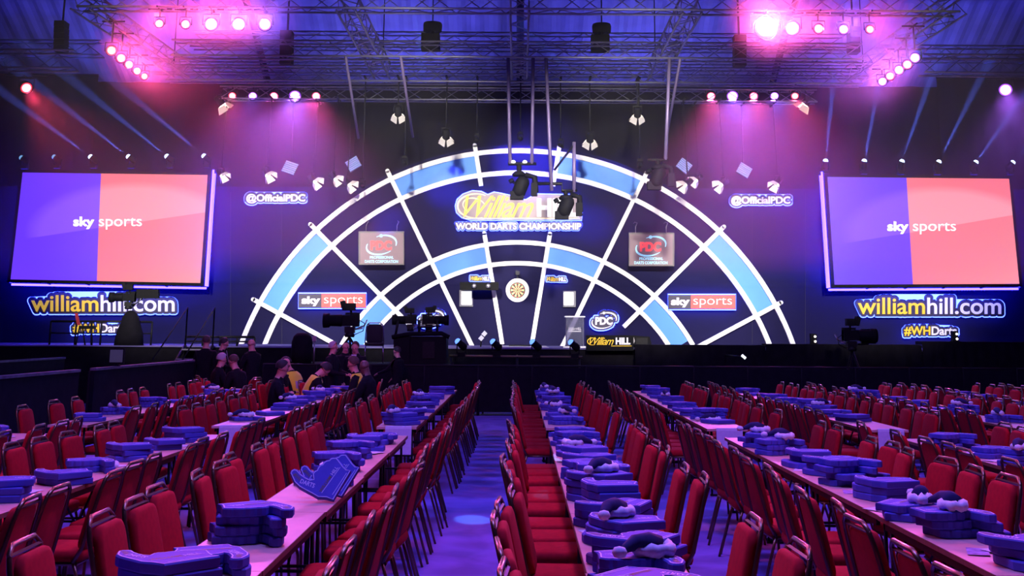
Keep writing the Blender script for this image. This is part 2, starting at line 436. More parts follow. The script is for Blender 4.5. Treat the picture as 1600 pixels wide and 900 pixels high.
def disc(cx, cy, r): return [(cx + r * math.cos(R(30 * i)), cy + r * math.sin(R(30 * i))) for i in range(12)], [tuple(range(12))]
def emblem(cx, cy, s):                                     # three bold letters with an orbit around them
    v, f = text_geo('PDC', .05); out = [('lettering', fit(v, (cx - 16 * s, cy - 6.5 * s, cx + 15 * s, cy + 7.5 * s)), f)]
    a = swoosh(cx, cy, 22 * s, 13 * s, R(-14), 150, 300, 2.6 * s); b = swoosh(cx, cy, 22 * s, 13.5 * s, R(-14), -25, 100, 2.6 * s)
    out += [('orbit', *a), ('orbit', *b), ('orbit_ball', *disc(cx - .5 * s, cy - 13.5 * s, 2.4 * s))]
    return out
for k, (cx, cy) in enumerate(((674, 498), (944, 501))):
    Ls = [(n_, p, f, WLET) for n_, p, f in emblem(cx, cy, .88)]
    sign('emblem_sign', f'backlit white three letter emblem with an orbit ring, {("left", "right")[k]} of the dartboard', Ls, 2.3)
# title sign high in the arch
v, f = text_geo('William', .004, .55, .9); wm = fit(v, (724, 306, 834, 340))
vh, fh = text_geo('HILL', .05); hl = fit(vh, (839, 310, 905, 339))
CREAM = mat('sign_cream', (.8, .66, .42), .5, emit=(.8, .62, .36), es=.25)
Ls = [('lettering', wm, f, YEL), ('lettering', hl, fh, WLET), ('flourish', *swoosh(744, 322, 29, 19, 0, 60, 290, 3), CREAM), ('flourish', *swoosh(741, 322, 18, 12, R(15), 20, 250, 2.2), CREAM),
      ('underline', rect(726, 340.6, 906, 342.4), [(0, 1, 2, 3)], CREAM)]
title_poly = [(712, 322), (715, 312), (724, 304), (738, 299), (752, 300), (762, 305), (772, 301), (783, 303), (797, 306), (801, 312), (822, 313), (832, 307), (838, 304), (903, 305), (905, 326), (909, 330), (909, 343.5), (735, 343.5), (722, 339.5), (714, 332)]
sign('title_sign', 'large backlit title sign with yellow script and white capitals at the top of the arch', Ls, 3, rim=1.6, poly=[title_poly], backmat=PALE)
v, f = text_geo('WORLD DARTS CHAMPIONSHIP', .035)
sign('championship_sign', 'backlit white capitals sign running directly beneath the title sign', [('lettering', fit(v, (712, 348.5, 908, 359)), f, WLET)], 1.4, rim=1, backmat=DUSK)
for k, x in enumerate((735, 854.5)):
    v, f = text_geo('William', 0, .5, .86); v2, f2 = text_geo('HILL', .04)
    sign('name_sign', f'tiny backlit yellow and white name sign above the {("left", "right")[k]} score monitor', [('lettering', fit(v, (x, 431.5 + k, x + 18, 438.5 + k)), f, YEL), ('lettering', fit(v2, (x + 19, 432 + k, x + 30, 438.5 + k)), f2, WLET)], 1.5, rim=1)
# ------------------------------------------------------------------ dartboard
Yd = D - .02
root = empty('dartboard', at(808.5, 453.5, Yd), 0, 'round dartboard in a white ring surround at the centre of the arch', 'dartboard')
sc = 1 / ppm(D); Mx = Matrix.Rotation(R(90), 4, 'X')
b = MB(); n = 48
rr = [(12.3 * sc, 0), (18.2 * sc, 0), (18.4 * sc, .02), (18.2 * sc, .05), (12.3 * sc, .05)]
vs = [Mx @ Vector((r * math.cos(2 * math.pi * j / n), r * math.sin(2 * math.pi * j / n), z)) for r, z in rr for j in range(n)]
b.add(vs, [(i * n + j, i * n + (j + 1) % n, ((i + 1) % 5) * n + (j + 1) % n, ((i + 1) % 5) * n + j) for i in range(5) for j in range(n)], 0, False)
b.build('surround', WHITE, root)
b = MB(); rs = [.0, .8, 1.6, 5.6, 6.4, 10.4, 11.2, 12.3]
cm = [mat('bull_red', lin(170, 40, 40)), mat('bull_green', lin(40, 110, 60)), mat('board_black', (.02, .02, .02)), mat('board_cream', lin(235, 190, 130)), mat('board_red', lin(190, 50, 45)), mat('board_green', lin(40, 110, 70))]
for k in range(len(rs) - 1):
    for j in range(20):
        a0_, a1_ = R(18 * j - 9), R(18 * j + 9)
        P = [Mx @ Vector((q * sc * math.cos(a), q * sc * math.sin(a), .045)) for q, a in ((rs[k], a0_), (rs[k + 1], a0_), (rs[k + 1], (a0_ + a1_) / 2), (rs[k + 1], a1_), (rs[k], a1_))]
        e = j % 2; mi = (0, 1, 2 if e else 3, 4 if e else 5, 2 if e else 3, 4 if e else 5, 2)[k]
        b.add(P, [(0, 1, 2, 3, 4)], mi)
b.build('target_face', cm, root)
b = MB(); b.tube([(0, 0, 0), (0, -.25, .1)], .03); b.cbox((0, -.25, .13), (.12, .1, .12)); b.build('lamp_bracket', STEEL, root, (0, 0, 19.5 * sc))
# score monitors
MONW = mat('monitor_white', (.8, .8, .8), .4, emit=(1, 1, 1), es=1.1)
for k, (x0, y0, x1, y1) in enumerate(((718, 453, 739, 479), (880, 455, 899.5, 480))):
    root = empty('score_monitor', at((x0 + x1) / 2, y1, D - .1), 0, f'small upright white score monitor just {("left", "right")[k]} of the dartboard', 'monitor'); off = -Vector(root.location)
    planepoly(MB(), rect(x0, y0, x1, y1), D, .1).build('casing', mat('monitor_case', (.05, .05, .1), .4), root, off)
    a, b_ = (x0 + 3, x1 - 2) if k == 0 else (x0 + 1, x1 - 3.5)
    planepoly(MB(), rect(a, y0 + 2, b_, y1 - 3), D - .1, .01).build('display', MONW, root, off)
# emblem monitors hanging inside the arch
RLED = mat('emblem_red', lin(240, 60, 60), .5, emit=lin(255, 70, 70), es=.9); CYAN = mat('emblem_cyan', lin(150, 220, 255), .5, emit=lin(150, 220, 255), es=.8)
GREYS = mat('screen_grey', lin(110, 84, 92), .5, emit=lin(112, 84, 90), es=.55)
for k, (x0, y0) in enumerate(((561, 362), (982, 364))):
    Ym = D - .5; x1, y1 = x0 + 71, y0 + 52
    root = empty('emblem_monitor', at(x0 + 35, y1, Ym), 0, f'hanging flat screen with red three letter emblem, {("left", "right")[k]} side of the arch', 'monitor'); off = -Vector(root.location)
    planepoly(MB(), rect(x0, y0, x1, y1), Ym, .12).build('casing', mat('grey_case', (.10, .085, .085), .5), root, off)
    planepoly(MB(), rect(x0 + 2, y0 + 2, x1 - 2, y1 - 2), Ym - .12, .01).build('display', GREYS, root, off)
    for nm, p, f_ in emblem(x0 + 35, y0 + 21, 1.08):
        slab(MB(), p, f_, Ym - .135, .006).build(nm, (RLED if nm == 'lettering' else CYAN), root, off)
    for t, bx in (('PROFESSIONAL', (x0 + 17, y0 + 38, x0 + 54, y0 + 42.3)), ('DARTS CORPORATION', (x0 + 9, y0 + 44.3, x0 + 61, y0 + 48.8))):
        v, f_ = text_geo(t, .02); slab(MB(), fit(v, bx), f_, Ym - .135, .006).build('lettering', CYAN, root, off)
    for xx in (x0 + 11, x0 + 59):
        p = at(xx, y0, Ym - .05); MB().tube([p, p + Vector((0, 0, .18)), p + Vector((.05, 0, .3)), p + Vector((0, .2, .34)), (p.x, D + .03, p.z + .34)], .015).build('hanging_hook', ALU, root, off)
# ------------------------------------------------------------------ big screens
def screen_mat(name, cut0, cut1, lx, ly):
    """purple to the left of a slanted cut, coral to the right, one lighter sweep; u,v run 0..1 over the display"""
    m = bpy.data.materials.new(name); m.use_nodes = True; nt = m.node_tree; L = nt.links
    b = nt.nodes['Principled BSDF']; b.inputs['Base Color'].default_value = (.01, .01, .01, 1); b.inputs['Roughness'].default_value = .3
    tc = nt.nodes.new('ShaderNodeUVMap'); sp = nt.nodes.new('ShaderNodeSeparateXYZ'); L.new(tc.outputs[0], sp.inputs[0])
    def mth(op, a, b_=None, c=None, cl=False):
        n = nt.nodes.new('ShaderNodeMath'); n.operation = op; n.use_clamp = cl
        for i, q in enumerate((a, b_, c)):
            if q is None: continue
            if isinstance(q, (int, float)): n.inputs[i].default_value = q
            else: L.new(q, n.inputs[i])
        return n.outputs[0]
    U, V = sp.outputs[0], sp.outputs[1]
    cut = mth('GREATER_THAN', U, mth('MULTIPLY_ADD', V, cut1 - cut0, cut0))
    line = mth('GREATER_THAN', mth('SUBTRACT', V, mth('MULTIPLY_ADD', U, .29, .36)), 0)          # above the rising line
    ex = mth('DIVIDE', mth('SUBTRACT', U, .62), .56); ey = mth('DIVIDE', mth('SUBTRACT', V, .46), .46)
    rad = mth('SQRT', mth('ADD', mth('MULTIPLY', ex, ex), mth('MULTIPLY', ey, ey)))
    soft = mth('MULTIPLY_ADD', rad, -6, 6.2, True)
    lit = mth('MULTIPLY', line, soft)
    bot = mth('MULTIPLY', mth('SUBTRACT', 1, V), mth('MULTIPLY', U, U), None, True)
    lit = mth('ADD', mth('MULTIPLY', lit, .6), mth('MULTIPLY', bot, .45), None, True)
    def mix(f, a, b_):
        n = nt.nodes.new('ShaderNodeMixRGB'); L.new(f, n.inputs[0])
        for i, q in ((1, a), (2, b_)):
            if isinstance(q, tuple): n.inputs[i].default_value = (*q, 1)
            else: L.new(q, n.inputs[i])
        return n.outputs[0]
    pur = mix(lit, lin(108, 58, 255), lin(152, 96, 255)); red = mix(lit, lin(255, 122, 138), lin(255, 176, 192))
    c = mix(cut, pur, red); L.new(c, b.inputs['Emission Color']); b.inputs['Emission Strength'].default_value = 1.12
    return m
def big_screen(label, q, cut0, cut1, tx, bars):
    Ysc = D - .9; c = [at(x, y, Ysc) for x, y in q]; t = .22             # q: tl, tr, br, bl of the frame
    root = empty('video_screen', (c[2] + c[3]) / 2, 0, label, 'screen'); off = -Vector(root.location)
    lerp = lambda u, v: (c[3] * (1 - u) + c[2] * u) * (1 - v) + (c[0] * (1 - u) + c[1] * u) * v
    nrm = Vector((0, -1, 0))
    b = MB(); b.add([p for p in c] + [p - nrm * t for p in c], [(0, 1, 2, 3), (7, 6, 5, 4), (0, 4, 5, 1), (1, 5, 6, 2), (2, 6, 7, 3), (3, 7, 4, 0)])
    b.build('bezel', PLAST, root, off)
    e = (.017, .026)
    P = [lerp(u, v) + nrm * .012 for u, v in ((e[0], e[1]), (1 - e[0], e[1]), (1 - e[0], 1 - e[1]), (e[0], 1 - e[1]))]
    o = MB().add(P, [(0, 1, 2, 3)]).build('display', screen_mat('screen_picture', cut0, cut1, 0, 0), root, off)
    uv = o.data.uv_layers.new(name='UVMap')
    co_ = {0: (0, 0), 1: (1, 0), 2: (1, 1), 3: (0, 1)}
    for pl in o.data.polygons:
        for li in pl.loop_indices: uv.data[li].uv = co_[o.data.loops[li].vertex_index]
    WE = mat('screen_white', (1, 1, 1), .5, emit=(1, 1, 1), es=1)
    v, f = text_geo('sky', .035); slab(MB(), fit(v, (tx[0], tx[1], tx[0] + 33, tx[1] + 19.5)), f, Ysc - .02, .004).build('lettering', WE, root, off)
    v, f = text_geo('sports', -.004); slab(MB(), fit(v, (tx[0] + 40, tx[1] + 2, tx[0] + 107, tx[1] + 20)), f, Ysc - .02, .004).build('lettering', WE, root, off)
    def led(u0, v0, u1, v1, dv):                                             # a tube of light along an edge of the frame
        a, b_ = lerp(u0, v0), lerp(u1, v1); MB().tube([a + dv, b_ + dv], .032, 6).build('light_strip', LED, root, off)
    back = Vector((0, t + .12, 0))
    led(0, 1, 1, 1, back + Vector((0, 0, -.06))); led(0, 0, 1, 0, back + Vector((0, 0, -.05))); led(0, 0, 0, 1, back + Vector((-.03, 0, 0))); led(1, 0, 1, 1, back + Vector((.03, 0, 0)))
    u = 1.012 if bars else -.012
    led(u, 0, u, 1.02, Vector((0, -.02, 0)))
    for u in (.2, .4, .6, .8):
        p = lerp(u, 0); b = MB(); b.tube([p + Vector((0, .1, 0)), (p.x, D - .01, p.z - .05)], .03); b.build('bracket', STEEL, root, off)
    return root
big_screen('large video screen, purple and coral, mounted left of the arch', [(31, 265), (330, 269), (318, 447), (11, 441)], .455, .424, (114.5, 338.5), True)
big_screen('large video screen, purple and coral, mounted right of the arch', [(1287.5, 272), (1581, 275), (1598, 448), (1299, 449.5)], .424, .435, (1386.5, 346), False)
# ------------------------------------------------------------------ tables, chairs and what lies on the tables
def seen(x, y, z, m=40):
    d = Vector((x, y, z)) - EYE; k = FPX / d.dot(_F)
    px, py = PPX + d.dot(_Ri) * k, PPY - d.dot(_Ui) * k
    return -m < px < 1600 + m and py < 900 + m * 2
REDF = mat('red_upholstery', (.46, .006, .013), .9, var=.12, scale=30, spec=.2)
BRONZE = mat('bronze_tube', (.22, .13, .07), .28, .85, var=.1, scale=10)
WOOD = mat('table_laminate', (.74, .42, .31), .42, var=.12, scale=5)
EDGE = mat('table_edging', (.20, .09, .05), .5, var=.2)
BLUEF = mat('blue_foam', (.075, .08, .46), .75, var=.08, scale=12)
PRINT = mat('foam_print', (.62, .62, .85), .7); GOLDP = mat('foam_print_gold', (.20, .16, .08), .7)
FUR = mat('white_fur', (.82, .78, .82), .95, var=.12, scale=60, sheen=.4)
NAVYF = mat('navy_felt', (.02, .016, .09), .9, var=.2, scale=30)
PAPER = mat('paper', (.75, .70, .80), .8, var=.06, scale=30); PAPER2 = mat('printed_paper', (.40, .26, .50), .8, var=.5, scale=18)
def pad_up(w, hgt, th, r, y0, z0, y1, z1, front, taper=0):      # upright cushion between two points in the y-z plane
    d = Vector((0, y1 - y0, z1 - z0)); d.normalize(); n = Vector((1, 0, 0)).cross(d) * front
    M = Matrix(((1, 0, 0, 0), (0, d.y, n.y, y0), (0, d.z, n.z, z0), (0, 0, 0, 1))) @ Matrix.Translation((0, hgt / 2, 0))
    return M
def chair_parts(n=6):
    P = {}
    b = MB(); b.pad(.425, .42, .075, .06, .028, M=Matrix.Translation((0, .0, .415)), n=n // 2 + 1); P['seat'] = (b, REDF)
    M = pad_up(0, .42, .05, 0, -.205, .475, -.296, .885, -1)
    b = MB(); b.pad(.40, .42, .05, .075, .02, M=M, taper=.10, n=n // 2 + 1); P['backrest'] = (b, REDF)
    hoop = [(-.213, -.16, .42), (-.213, -.205, .50), (-.205, -.25, .68), (-.190, -.29, .84), (-.165, -.305, .90), (-.12, -.313, .93),
            (.12, -.313, .93), (.165, -.305, .90), (.190, -.29, .84), (.205, -.25, .68), (.213, -.205, .50), (.213, -.16, .42)]
    b = MB(); b.tube(hoop, .0125, n); b.tube([(-.18, -.300, .893), (.18, -.300, .893)], .009, 4); P['back_frame'] = (b, BRONZE)
    b = MB(); b.tube([(-.20, -.18, .41), (-.20, .19, .41), (.20, .19, .41), (.20, -.18, .41)], .011, 4, closed=True); P['seat_frame'] = (b, BRONZE)
    L = []
    for sx in (-1, 1):
        b = MB(); b.tube([(sx * .20, .17, .41), (sx * .203, .20, .30), (sx * .207, .215, 0)], .011, n); L.append(b)
        b = MB(); b.tube([(sx * .207, -.16, .42), (sx * .207, -.19, .32), (sx * .212, -.285, 0)], .011, n); L.append(b)
    P['legs'] = L
    return P
def make_chair(fabric=REDF, metal=BRONZE):
    root = empty('banquet_chair', (0, -50, 0)); P = chair_parts(6)
    for k in ('seat', 'backrest', 'back_frame', 'seat_frame'):
        b, m = P[k]; b.build(k, fabric if m is REDF else metal, root)
    for b in P['legs']: b.build('leg', metal, root)
    return root
def make_far_chair():
    P = chair_parts(4); b = MB()
    for k in ('seat', 'backrest', 'back_frame', 'seat_frame'):
        q, m = P[k]; b.add(q.v, q.f, 0 if m is REDF else 1, True)
    for q in P['legs']: b.add(q.v, q.f, 1, True)
    return b.build('banquet_chair', [REDF, BRONZE])
CH, CHF = make_chair(), make_far_chair()
ROWS = {   # name: left edge x, right edge x, seat offsets (left side, right side), wording
    'L3': (-5.37, -4.91, .14, .14, 'third table row left of aisle'),
    'L2': (-3.50, -3.04, .12, .15, 'second table row left of aisle'),
    'L1': (-1.61, -1.15, .12, .14, 'table row just left of aisle'),
    'C': (.315, .775, .07, .08, 'table row just right of aisle'),
    'R1': (2.16, 2.62, .18, .16, 'second table row right of aisle'),
    'R2': (4.00, 4.46, .16, .15, 'third table row right of aisle'),
    'R3': (5.84, 6.30, .15, .15, 'fourth table row right of aisle'),
    'R4': (7.62, 8.08, .15, .15, 'fifth table row right of aisle'),
    'R5': (9.42, 9.88, .15, .15, 'sixth table row right of aisle'),
}
TL = 1.83
NEAR = [13.1 - TL * (k + .5) for k in range(5)]; FARB = [14.25 + TL * (k + .5) for k in range(5)]
CENT = sorted(NEAR + FARB)
TABLE = None
def make_table():
    root = empty('trestle_table', (0, -50, 0))
    MB().box(-.228, -TL / 2 + .004, .715, .228, TL / 2 - .004, .74).build('tabletop', WOOD, root)
    b = MB()
    for s_ in (-1, 1): b.box(s_ * .228 - (.004 if s_ < 0 else 0), -TL / 2 + .004, .713, s_ * .228 + (.004 if s_ > 0 else 0), TL / 2 - .004, .7405)
    b.build('edging', EDGE, root)
    b = MB()
    for s_ in (-1, 1): b.box(s_ * .205 - .012, -TL / 2 + .1, .67, s_ * .205 + .012, TL / 2 - .1, .715)
    b.build('apron_rail', STEEL, root)
    for s_ in (-1, 1):
        b = MB(); y = s_ * (TL / 2 - .075)
        for sx in (-1, 1): b.tube([(sx * .17, y, .71), (sx * .18, y, .02)], .013, 5)
        b.tube([(-.2, y, .013), (.2, y, .013)], .013, 5); b.tube([(-.17, y, .42), (.17, y, .42)], .010, 5)
        b.tube([(0, y, .42), (0, y - s_ * .38, .70)], .009, 5)
        b.build('folding_leg', STEEL, root)
    return root
TAB = make_table()
rng = random.Random(11); n_tab = 0; used_first = {}
def put(proto, loc, rz, label, group):
    if proto.name not in used_first:
        used_first[proto.name] = 1; kids(proto); o = proto; o.location = loc; o.rotation_euler = (0, 0, rz)
        BASE[proto.name] = True
    else: o = dup(proto, loc, rz)
    o['label'] = label; o['group'] = group
    return o
BASE = {}
SKIP = {('C', 1): {2, 5, 6, 9, 12, 17, 20, 22, 24, 26}, ('L3', 0): {17, 20, 21, 25}, ('R2', 0): {14}, ('L1', 0): {28}, ('L2', 0): {15}, ('R1', 1): {13, 17}}
SEATS = [(-3.83, 19.3), (-4.18, 21.6), (-4.1, 23.2), (-3.8, 21.9), (-2.85, 22.3), (-2.45, 20.6)]      # chairs that people sit on
n_ch = 0
for key, (xl, xr, ol, orr, words_) in ROWS.items():
    xc = (xl + xr) / 2; cnt = 0
    for y in CENT:
        if key == 'R5' and y < 15: continue
        if seen(xl, y + TL / 2, .74, 0) or seen(xr, y + TL / 2, .74, 0):
            cnt += 1
            put(TAB, (xc + rng.uniform(-.006, .006), y, 0), rng.uniform(-.004, .004), f'{ORD[cnt - 1]} narrow trestle table from camera in the {words_}', 'trestle tables')['category'] = 'table'
    for side in (0, 1):
        k = 0; idx = 0
        for y in CENT:
            for j in (-1, 0, 1):
                idx += 1
                if idx in SKIP.get((key, side), ()): continue
                if any(abs(yy_ - (y + j * .53)) < .5 and abs(xx_ - (xl - .2 if side == 0 else xr + .2)) < .6 for xx_, yy_ in SEATS): continue
                off = (ol if side == 0 else orr) + rng.uniform(-.03, .05)
                x = xl - off if side == 0 else xr + off
                yy = y + j * .53 + rng.uniform(-.03, .03)
                bx = x + (-.3 if side == 0 else .3)
                if not (seen(bx, yy, .93, 15) or seen(x, yy, .47, 15)) : continue
                if key in ('R4', 'R5') and side == 1 and yy < 20: continue
                far = yy > 12.6
                rz = (-math.pi / 2 if side == 0 else math.pi / 2) + rng.gauss(0, .05 if key != 'C' or side == 0 else .10)
                k += 1; n_ch += 1
                o = put(CHF if far else CH, (x, yy, 0), rz, f'{ORD[k - 1]} red chair from camera, {("left", "right")[side]} side of {words_}', 'red banquet chairs')
                o['category'] = 'chair'
print('CHAIRS', n_ch)
# ------------------------------------------------------------------ pointing foam hands, stacked
_hp = [(355, 418), (362, 386), (392, 368), (425, 378), (460, 415), (510, 448), (552, 468), (578, 466), (570, 440), (566, 415), (580, 388), (606, 372), (612, 350), (630, 326),
       (655, 316), (664, 296), (690, 276), (718, 270), (728, 254), (752, 246), (792, 246), (830, 290), (862, 330), (896, 362), (940, 378), (792, 668), (720, 650), (640, 648), (585, 618), (520, 586), (455, 552), (402, 505)]
HAND = []
for x, y in _hp:
    u, v_ = (x - 640) / 1300, -(y - 450) / 1300; a = R(-28)
    HAND.append((u * math.cos(a) - v_ * math.sin(a), u * math.sin(a) + v_ * math.cos(a)))
HT = .044
def hand_mesh():
    b = MB(); n = len(HAND); ins = offs(HAND, -.005)
    lv = [(ins, 0), (HAND, .006), (HAND, HT - .006), (ins, HT)]
    vs = [Vector((x, y, z)) for pl, z in lv for x, y in pl]
    fs = [(i * n + j, i * n + (j + 1) % n, (i + 1) * n + (j + 1) % n, (i + 1) * n + j) for i in range(3) for j in range(n)]
    tr = geometry.tessellate_polygon([[Vector((x, y, 0)) for x, y in ins]])
    fs += [tuple(q) for q in tr] + [tuple(3 * n + i for i in reversed(q)) for q in tr]
    return b.add(vs, fs)
FH = hand_mesh().build('foam_hand', BLUEF)
def flat_text(b, t, cx, cy, w, h, rot, z, mi=0, shear=0):
    v, f = text_geo(t, .02, shear); xs = [p[0] for p in v]; ys = [p[1] for p in v]
    M = Matrix.Translation((cx, cy, z)) @ Matrix.Rotation(rot, 4, 'Z')
    P = [M @ Vector(((p[0] - min(xs)) / (max(xs) - min(xs)) * w - w / 2, (p[1] - min(ys)) / (max(ys) - min(ys)) * h - h / 2, 0)) for p in v]
    b.add(P, f, mi)
b = MB(); bo = offs(HAND, -.007); bi = offs(HAND, -.013); n = len(HAND); z = HT + .0012     # pale border line just inside the edge
b.add([Vector((x, y, z)) for x, y in bo + bi], [(i, (i + 1) % n, n + (i + 1) % n, n + i) for i in range(n)])
_c = lambda x, y: HANDC(x, y)
def HANDC(x, y):
    u, v_ = (x - 640) / 1300, -(y - 450) / 1300; a = R(-28)
    return u * math.cos(a) - v_ * math.sin(a), u * math.sin(a) + v_ * math.cos(a)
def on_hand(t, p, q, h, mi):
    a_, b_ = Vector(HANDC(*p)), Vector(HANDC(*q)); m_ = (a_ + b_) / 2
    flat_text(b, t, m_.x, m_.y, (b_ - a_).length, h, math.atan2(b_.y - a_.y, b_.x - a_.x), z, mi)
on_hand('#WH', (395, 420), (455, 480), .032, 1); on_hand('DARTS', (462, 488), (600, 535), .034, 0)
on_hand('WILLIAM', (655, 590), (745, 435), .024, 1); on_hand('HILL', (752, 420), (800, 340), .026, 0)
for p, q in (((672, 600), (830, 345)), ((775, 615), (895, 400))):
    a_, b_ = Vector(HANDC(*p)), Vector(HANDC(*q)); d = (b_ - a_).normalized(); nn = Vector((-d.y, d.x)) * .0022
    b.add([(*(a_ + nn), z), (*(a_ - nn), z), (*(b_ - nn), z), (*(b_ + nn), z)], [(0, 1, 2, 3)])
PR = b.build('print', [PRINT, GOLDP], FH)
FHF = hand_mesh().build('foam_hand', BLUEF)          # plain copy used where the print is hidden or too small
for o in (FH, FHF): o['category'] = 'foam hand'; o.location = (0, -50, 0)
def hat():
    K = .60
    root = empty('party_hat', (0, -50, 0)); root['category'] = 'hat'
    b = MB(); n = 16; P = [(.125 * math.cos(2 * math.pi * i / n), .085 * math.sin(2 * math.pi * i / n), .035 + .012 * math.sin(3 * i)) for i in range(n)]
    b.tube(P, [.044 + .009 * math.sin(i * 2.3) for i in range(n)], 7, closed=True); b.build('fur_brim', FUR, root)
    b = MB(); b.tube([(-.02, 0, .035), (.06, .0, .075), (.15, .02, .085), (.23, .06, .055), (.275, .10, .035)], [.095, .080, .055, .034, .02], 10); b.build('felt_cone', NAVYF, root)
    b = MB(); b.lathe([(.005, -.04), (.038, -.032), (.056, 0), (.040, .030), (.005, .04)], 9, M=Matrix.Translation((.295, .125, .042))); b.build('pompom', FUR, root)
    for c in root.children: c.data.transform(Matrix.Diagonal((K, K, K, 1)))
    return root
HAT = hat()
def flyer(w, h, m):
    b = MB(); b.add([(-w / 2, -h / 2, .0005), (w / 2, -h / 2, .003), (w / 2, h / 2, .0006), (-w / 2, h / 2, .002)], [(0, 1, 2, 3)]); o = b.build('paper_flyer', m); o['category'] = 'paper'; o.location = (0, -50, 0); return o
FL = [flyer(.148, .21, PAPER), flyer(.105, .21, PAPER2), flyer(.21, .297, PAPER)]
n_fh = n_hat = 0
STEP = {'L1': .80, 'C': .56, 'R1': .78, 'L2': .95, 'R2': .95, 'L3': 1.2, 'R3': 1.1, 'R4': 1.3, 'R5': 1.6}
LEAN = []
for key, (xl, xr, ol, orr, words_) in ROWS.items():
    y = 4.5; k = h = p_ = 0; xc = (xl + xr) / 2
    while y < 23.1:
        y += STEP[key] * rng.uniform(.72, 1.3)
        if 12.85 < y < 14.5 or y > 23.1: continue
        if key == 'L1' and 7.3 < y < 8.5: continue                      # room for the two leaning hands
        if not seen(xc, y, .8, 30): continue
        k += 1; n = rng.choice((2, 3, 3, 4)) if y < 14 else rng.choice((1, 2, 2, 3))
        if n_fh > 330: n = 1
        a = rng.choice((0, math.pi)) + rng.gauss(0, .25); flip = rng.random() < .5
        x0 = xc + rng.uniform(-.04, .04)
        for q in range(n):
            top = q == n - 1; n_fh += 1
            lab = (f'top foam hand of {ORD[k - 1]} stack from camera, {words_}' if n > 1 else f'lone foam hand, {ORD[k - 1]} pile from camera, {words_}') if top else f'{ORD[q]} foam hand up, {ORD[k - 1]} stack from camera, {words_}'
            dx = rng.uniform(-.02, .02) + (rng.choice((-1, 1)) * .05 if rng.random() < .25 else 0)
            put(FH if top and y < 15 else FHF, (x0 + dx * .6, y + rng.uniform(-.02, .02), .7412 + q * (HT + .0014)), a + rng.gauss(0, .06) + (.3 * rng.choice((-1, 1)) if rng.random() < .15 else 0), lab, 'blue foam hands on the tables')
        if rng.random() < .33:
            h += 1; n_hat += 1; ontop = key == 'C' or rng.random() < .5
            zz = .742 + (n * (HT + .0014) + .004 if ontop else 0); yy = y if ontop else y + .33
            if ontop or not 12.9 < yy < 14.4:
                put(HAT, (xc + rng.uniform(-.1, .06), yy, zz), rng.uniform(0, 6.28), f'{ORD[h - 1]} white furred navy hat from camera on the {words_}', 'furred hats on the tables')
        if y < 13 and rng.random() < .9:
            for _ in range(rng.choice((1, 2))):
                p_ += 1; yy = y + .27 + rng.uniform(0, .12)
                if yy < 13: put(rng.choice(FL), (xc + rng.uniform(-.12, .12), yy, .7412 + .0035 * (p_ % 3)), rng.uniform(-.6, .6), f'{ORD[p_ - 1]} loose flyer from camera on the {words_}', 'flyers on the tables')
print('FOAM', n_fh, 'HATS', n_hat)
# two printed hands propped against a stack on the row left of the aisle
for k, (px, py, tilt, rz, nm) in enumerate(((498, 783, 62, R(8), 'blue foam hand with legible lettering propped upright, nearer of the leaning pair'), (513, 777, 64, R(4), 'blue foam hand propped upright behind the lettered one, half hidden by it'))):
    p = atz(px, py, .742); o = put(FH, p, 0, nm, 'blue foam hands on the tables')
    Mh = Matrix.Rotation(rz, 4, 'Z') @ Matrix.Rotation(R(tilt), 4, 'X') @ Matrix.Rotation(R(26), 4, 'Z')
    low = min((Mh @ Vector((x, y, zz))).z for x, y in HAND for zz in (0, HT))
    o.rotation_euler = Mh.to_euler(); o.scale = (.86, .86, .86); o.location = p + Vector((0, 0, -low * .86))
# folded papers that hang over the table ends at the cross aisle
b = MB(); b.add([(-.15, .12, .004), (.15, .12, .004), (.15, -.004, .006), (-.15, -.004, .006), (.15, -.014, -.02), (-.15, -.014, -.02), (.15, -.02, -.30), (-.15, -.02, -.30)], [(0, 1, 2, 3), (3, 2, 4, 5), (5, 4, 6, 7)], 0)
HP = b.build('hanging_paper', PAPER); HP['category'] = 'paper'; HP.location = (0, -50, 0)
for key in ('L3', 'L2', 'L1', 'R1', 'R2', 'R3'):
    xl, xr = ROWS[key][:2]
    put(HP, ((xl + xr) / 2 + .02, 14.248, .742), 0, f'white paper draped over the cross-aisle end of the {ROWS[key][4]}', 'papers over table ends')
# ------------------------------------------------------------------ barriers, camera gear and things on the stage
def bx(b, x0, y0, x1, y1, Y, d, mi=0):                 # box seen as a pixel rectangle at depth Y, d deep (backwards)
    P = [at(x, y, Y) for x, y in rect(x0, y0, x1, y1)]; Q = [p + Vector((0, d, 0)) for p in P]
    return b.add(P + Q, [(0, 1, 2, 3), (7, 6, 5, 4), (0, 4, 5, 1), (1, 5, 6, 2), (2, 6, 7, 3), (3, 7, 4, 0)], mi)
def pt(b, pts, Y, r, n=6):                             # tube through photo pixels at depth Y (or (x, y, Y))
    return b.tube([at(p[0], p[1], p[2] if len(p) > 2 else Y) for p in pts], r, n)
def at_base(name, p, label, cat, group=None):
    o = empty(name, p, 0, label, cat, group); return o, -Vector(p)
GREYM = mat('grey_metal', (.16, .16, .18), .4, .7, var=.2)
GLASSB = mat('lens_glass', (.01, .01, .03), .08, spec=.8)
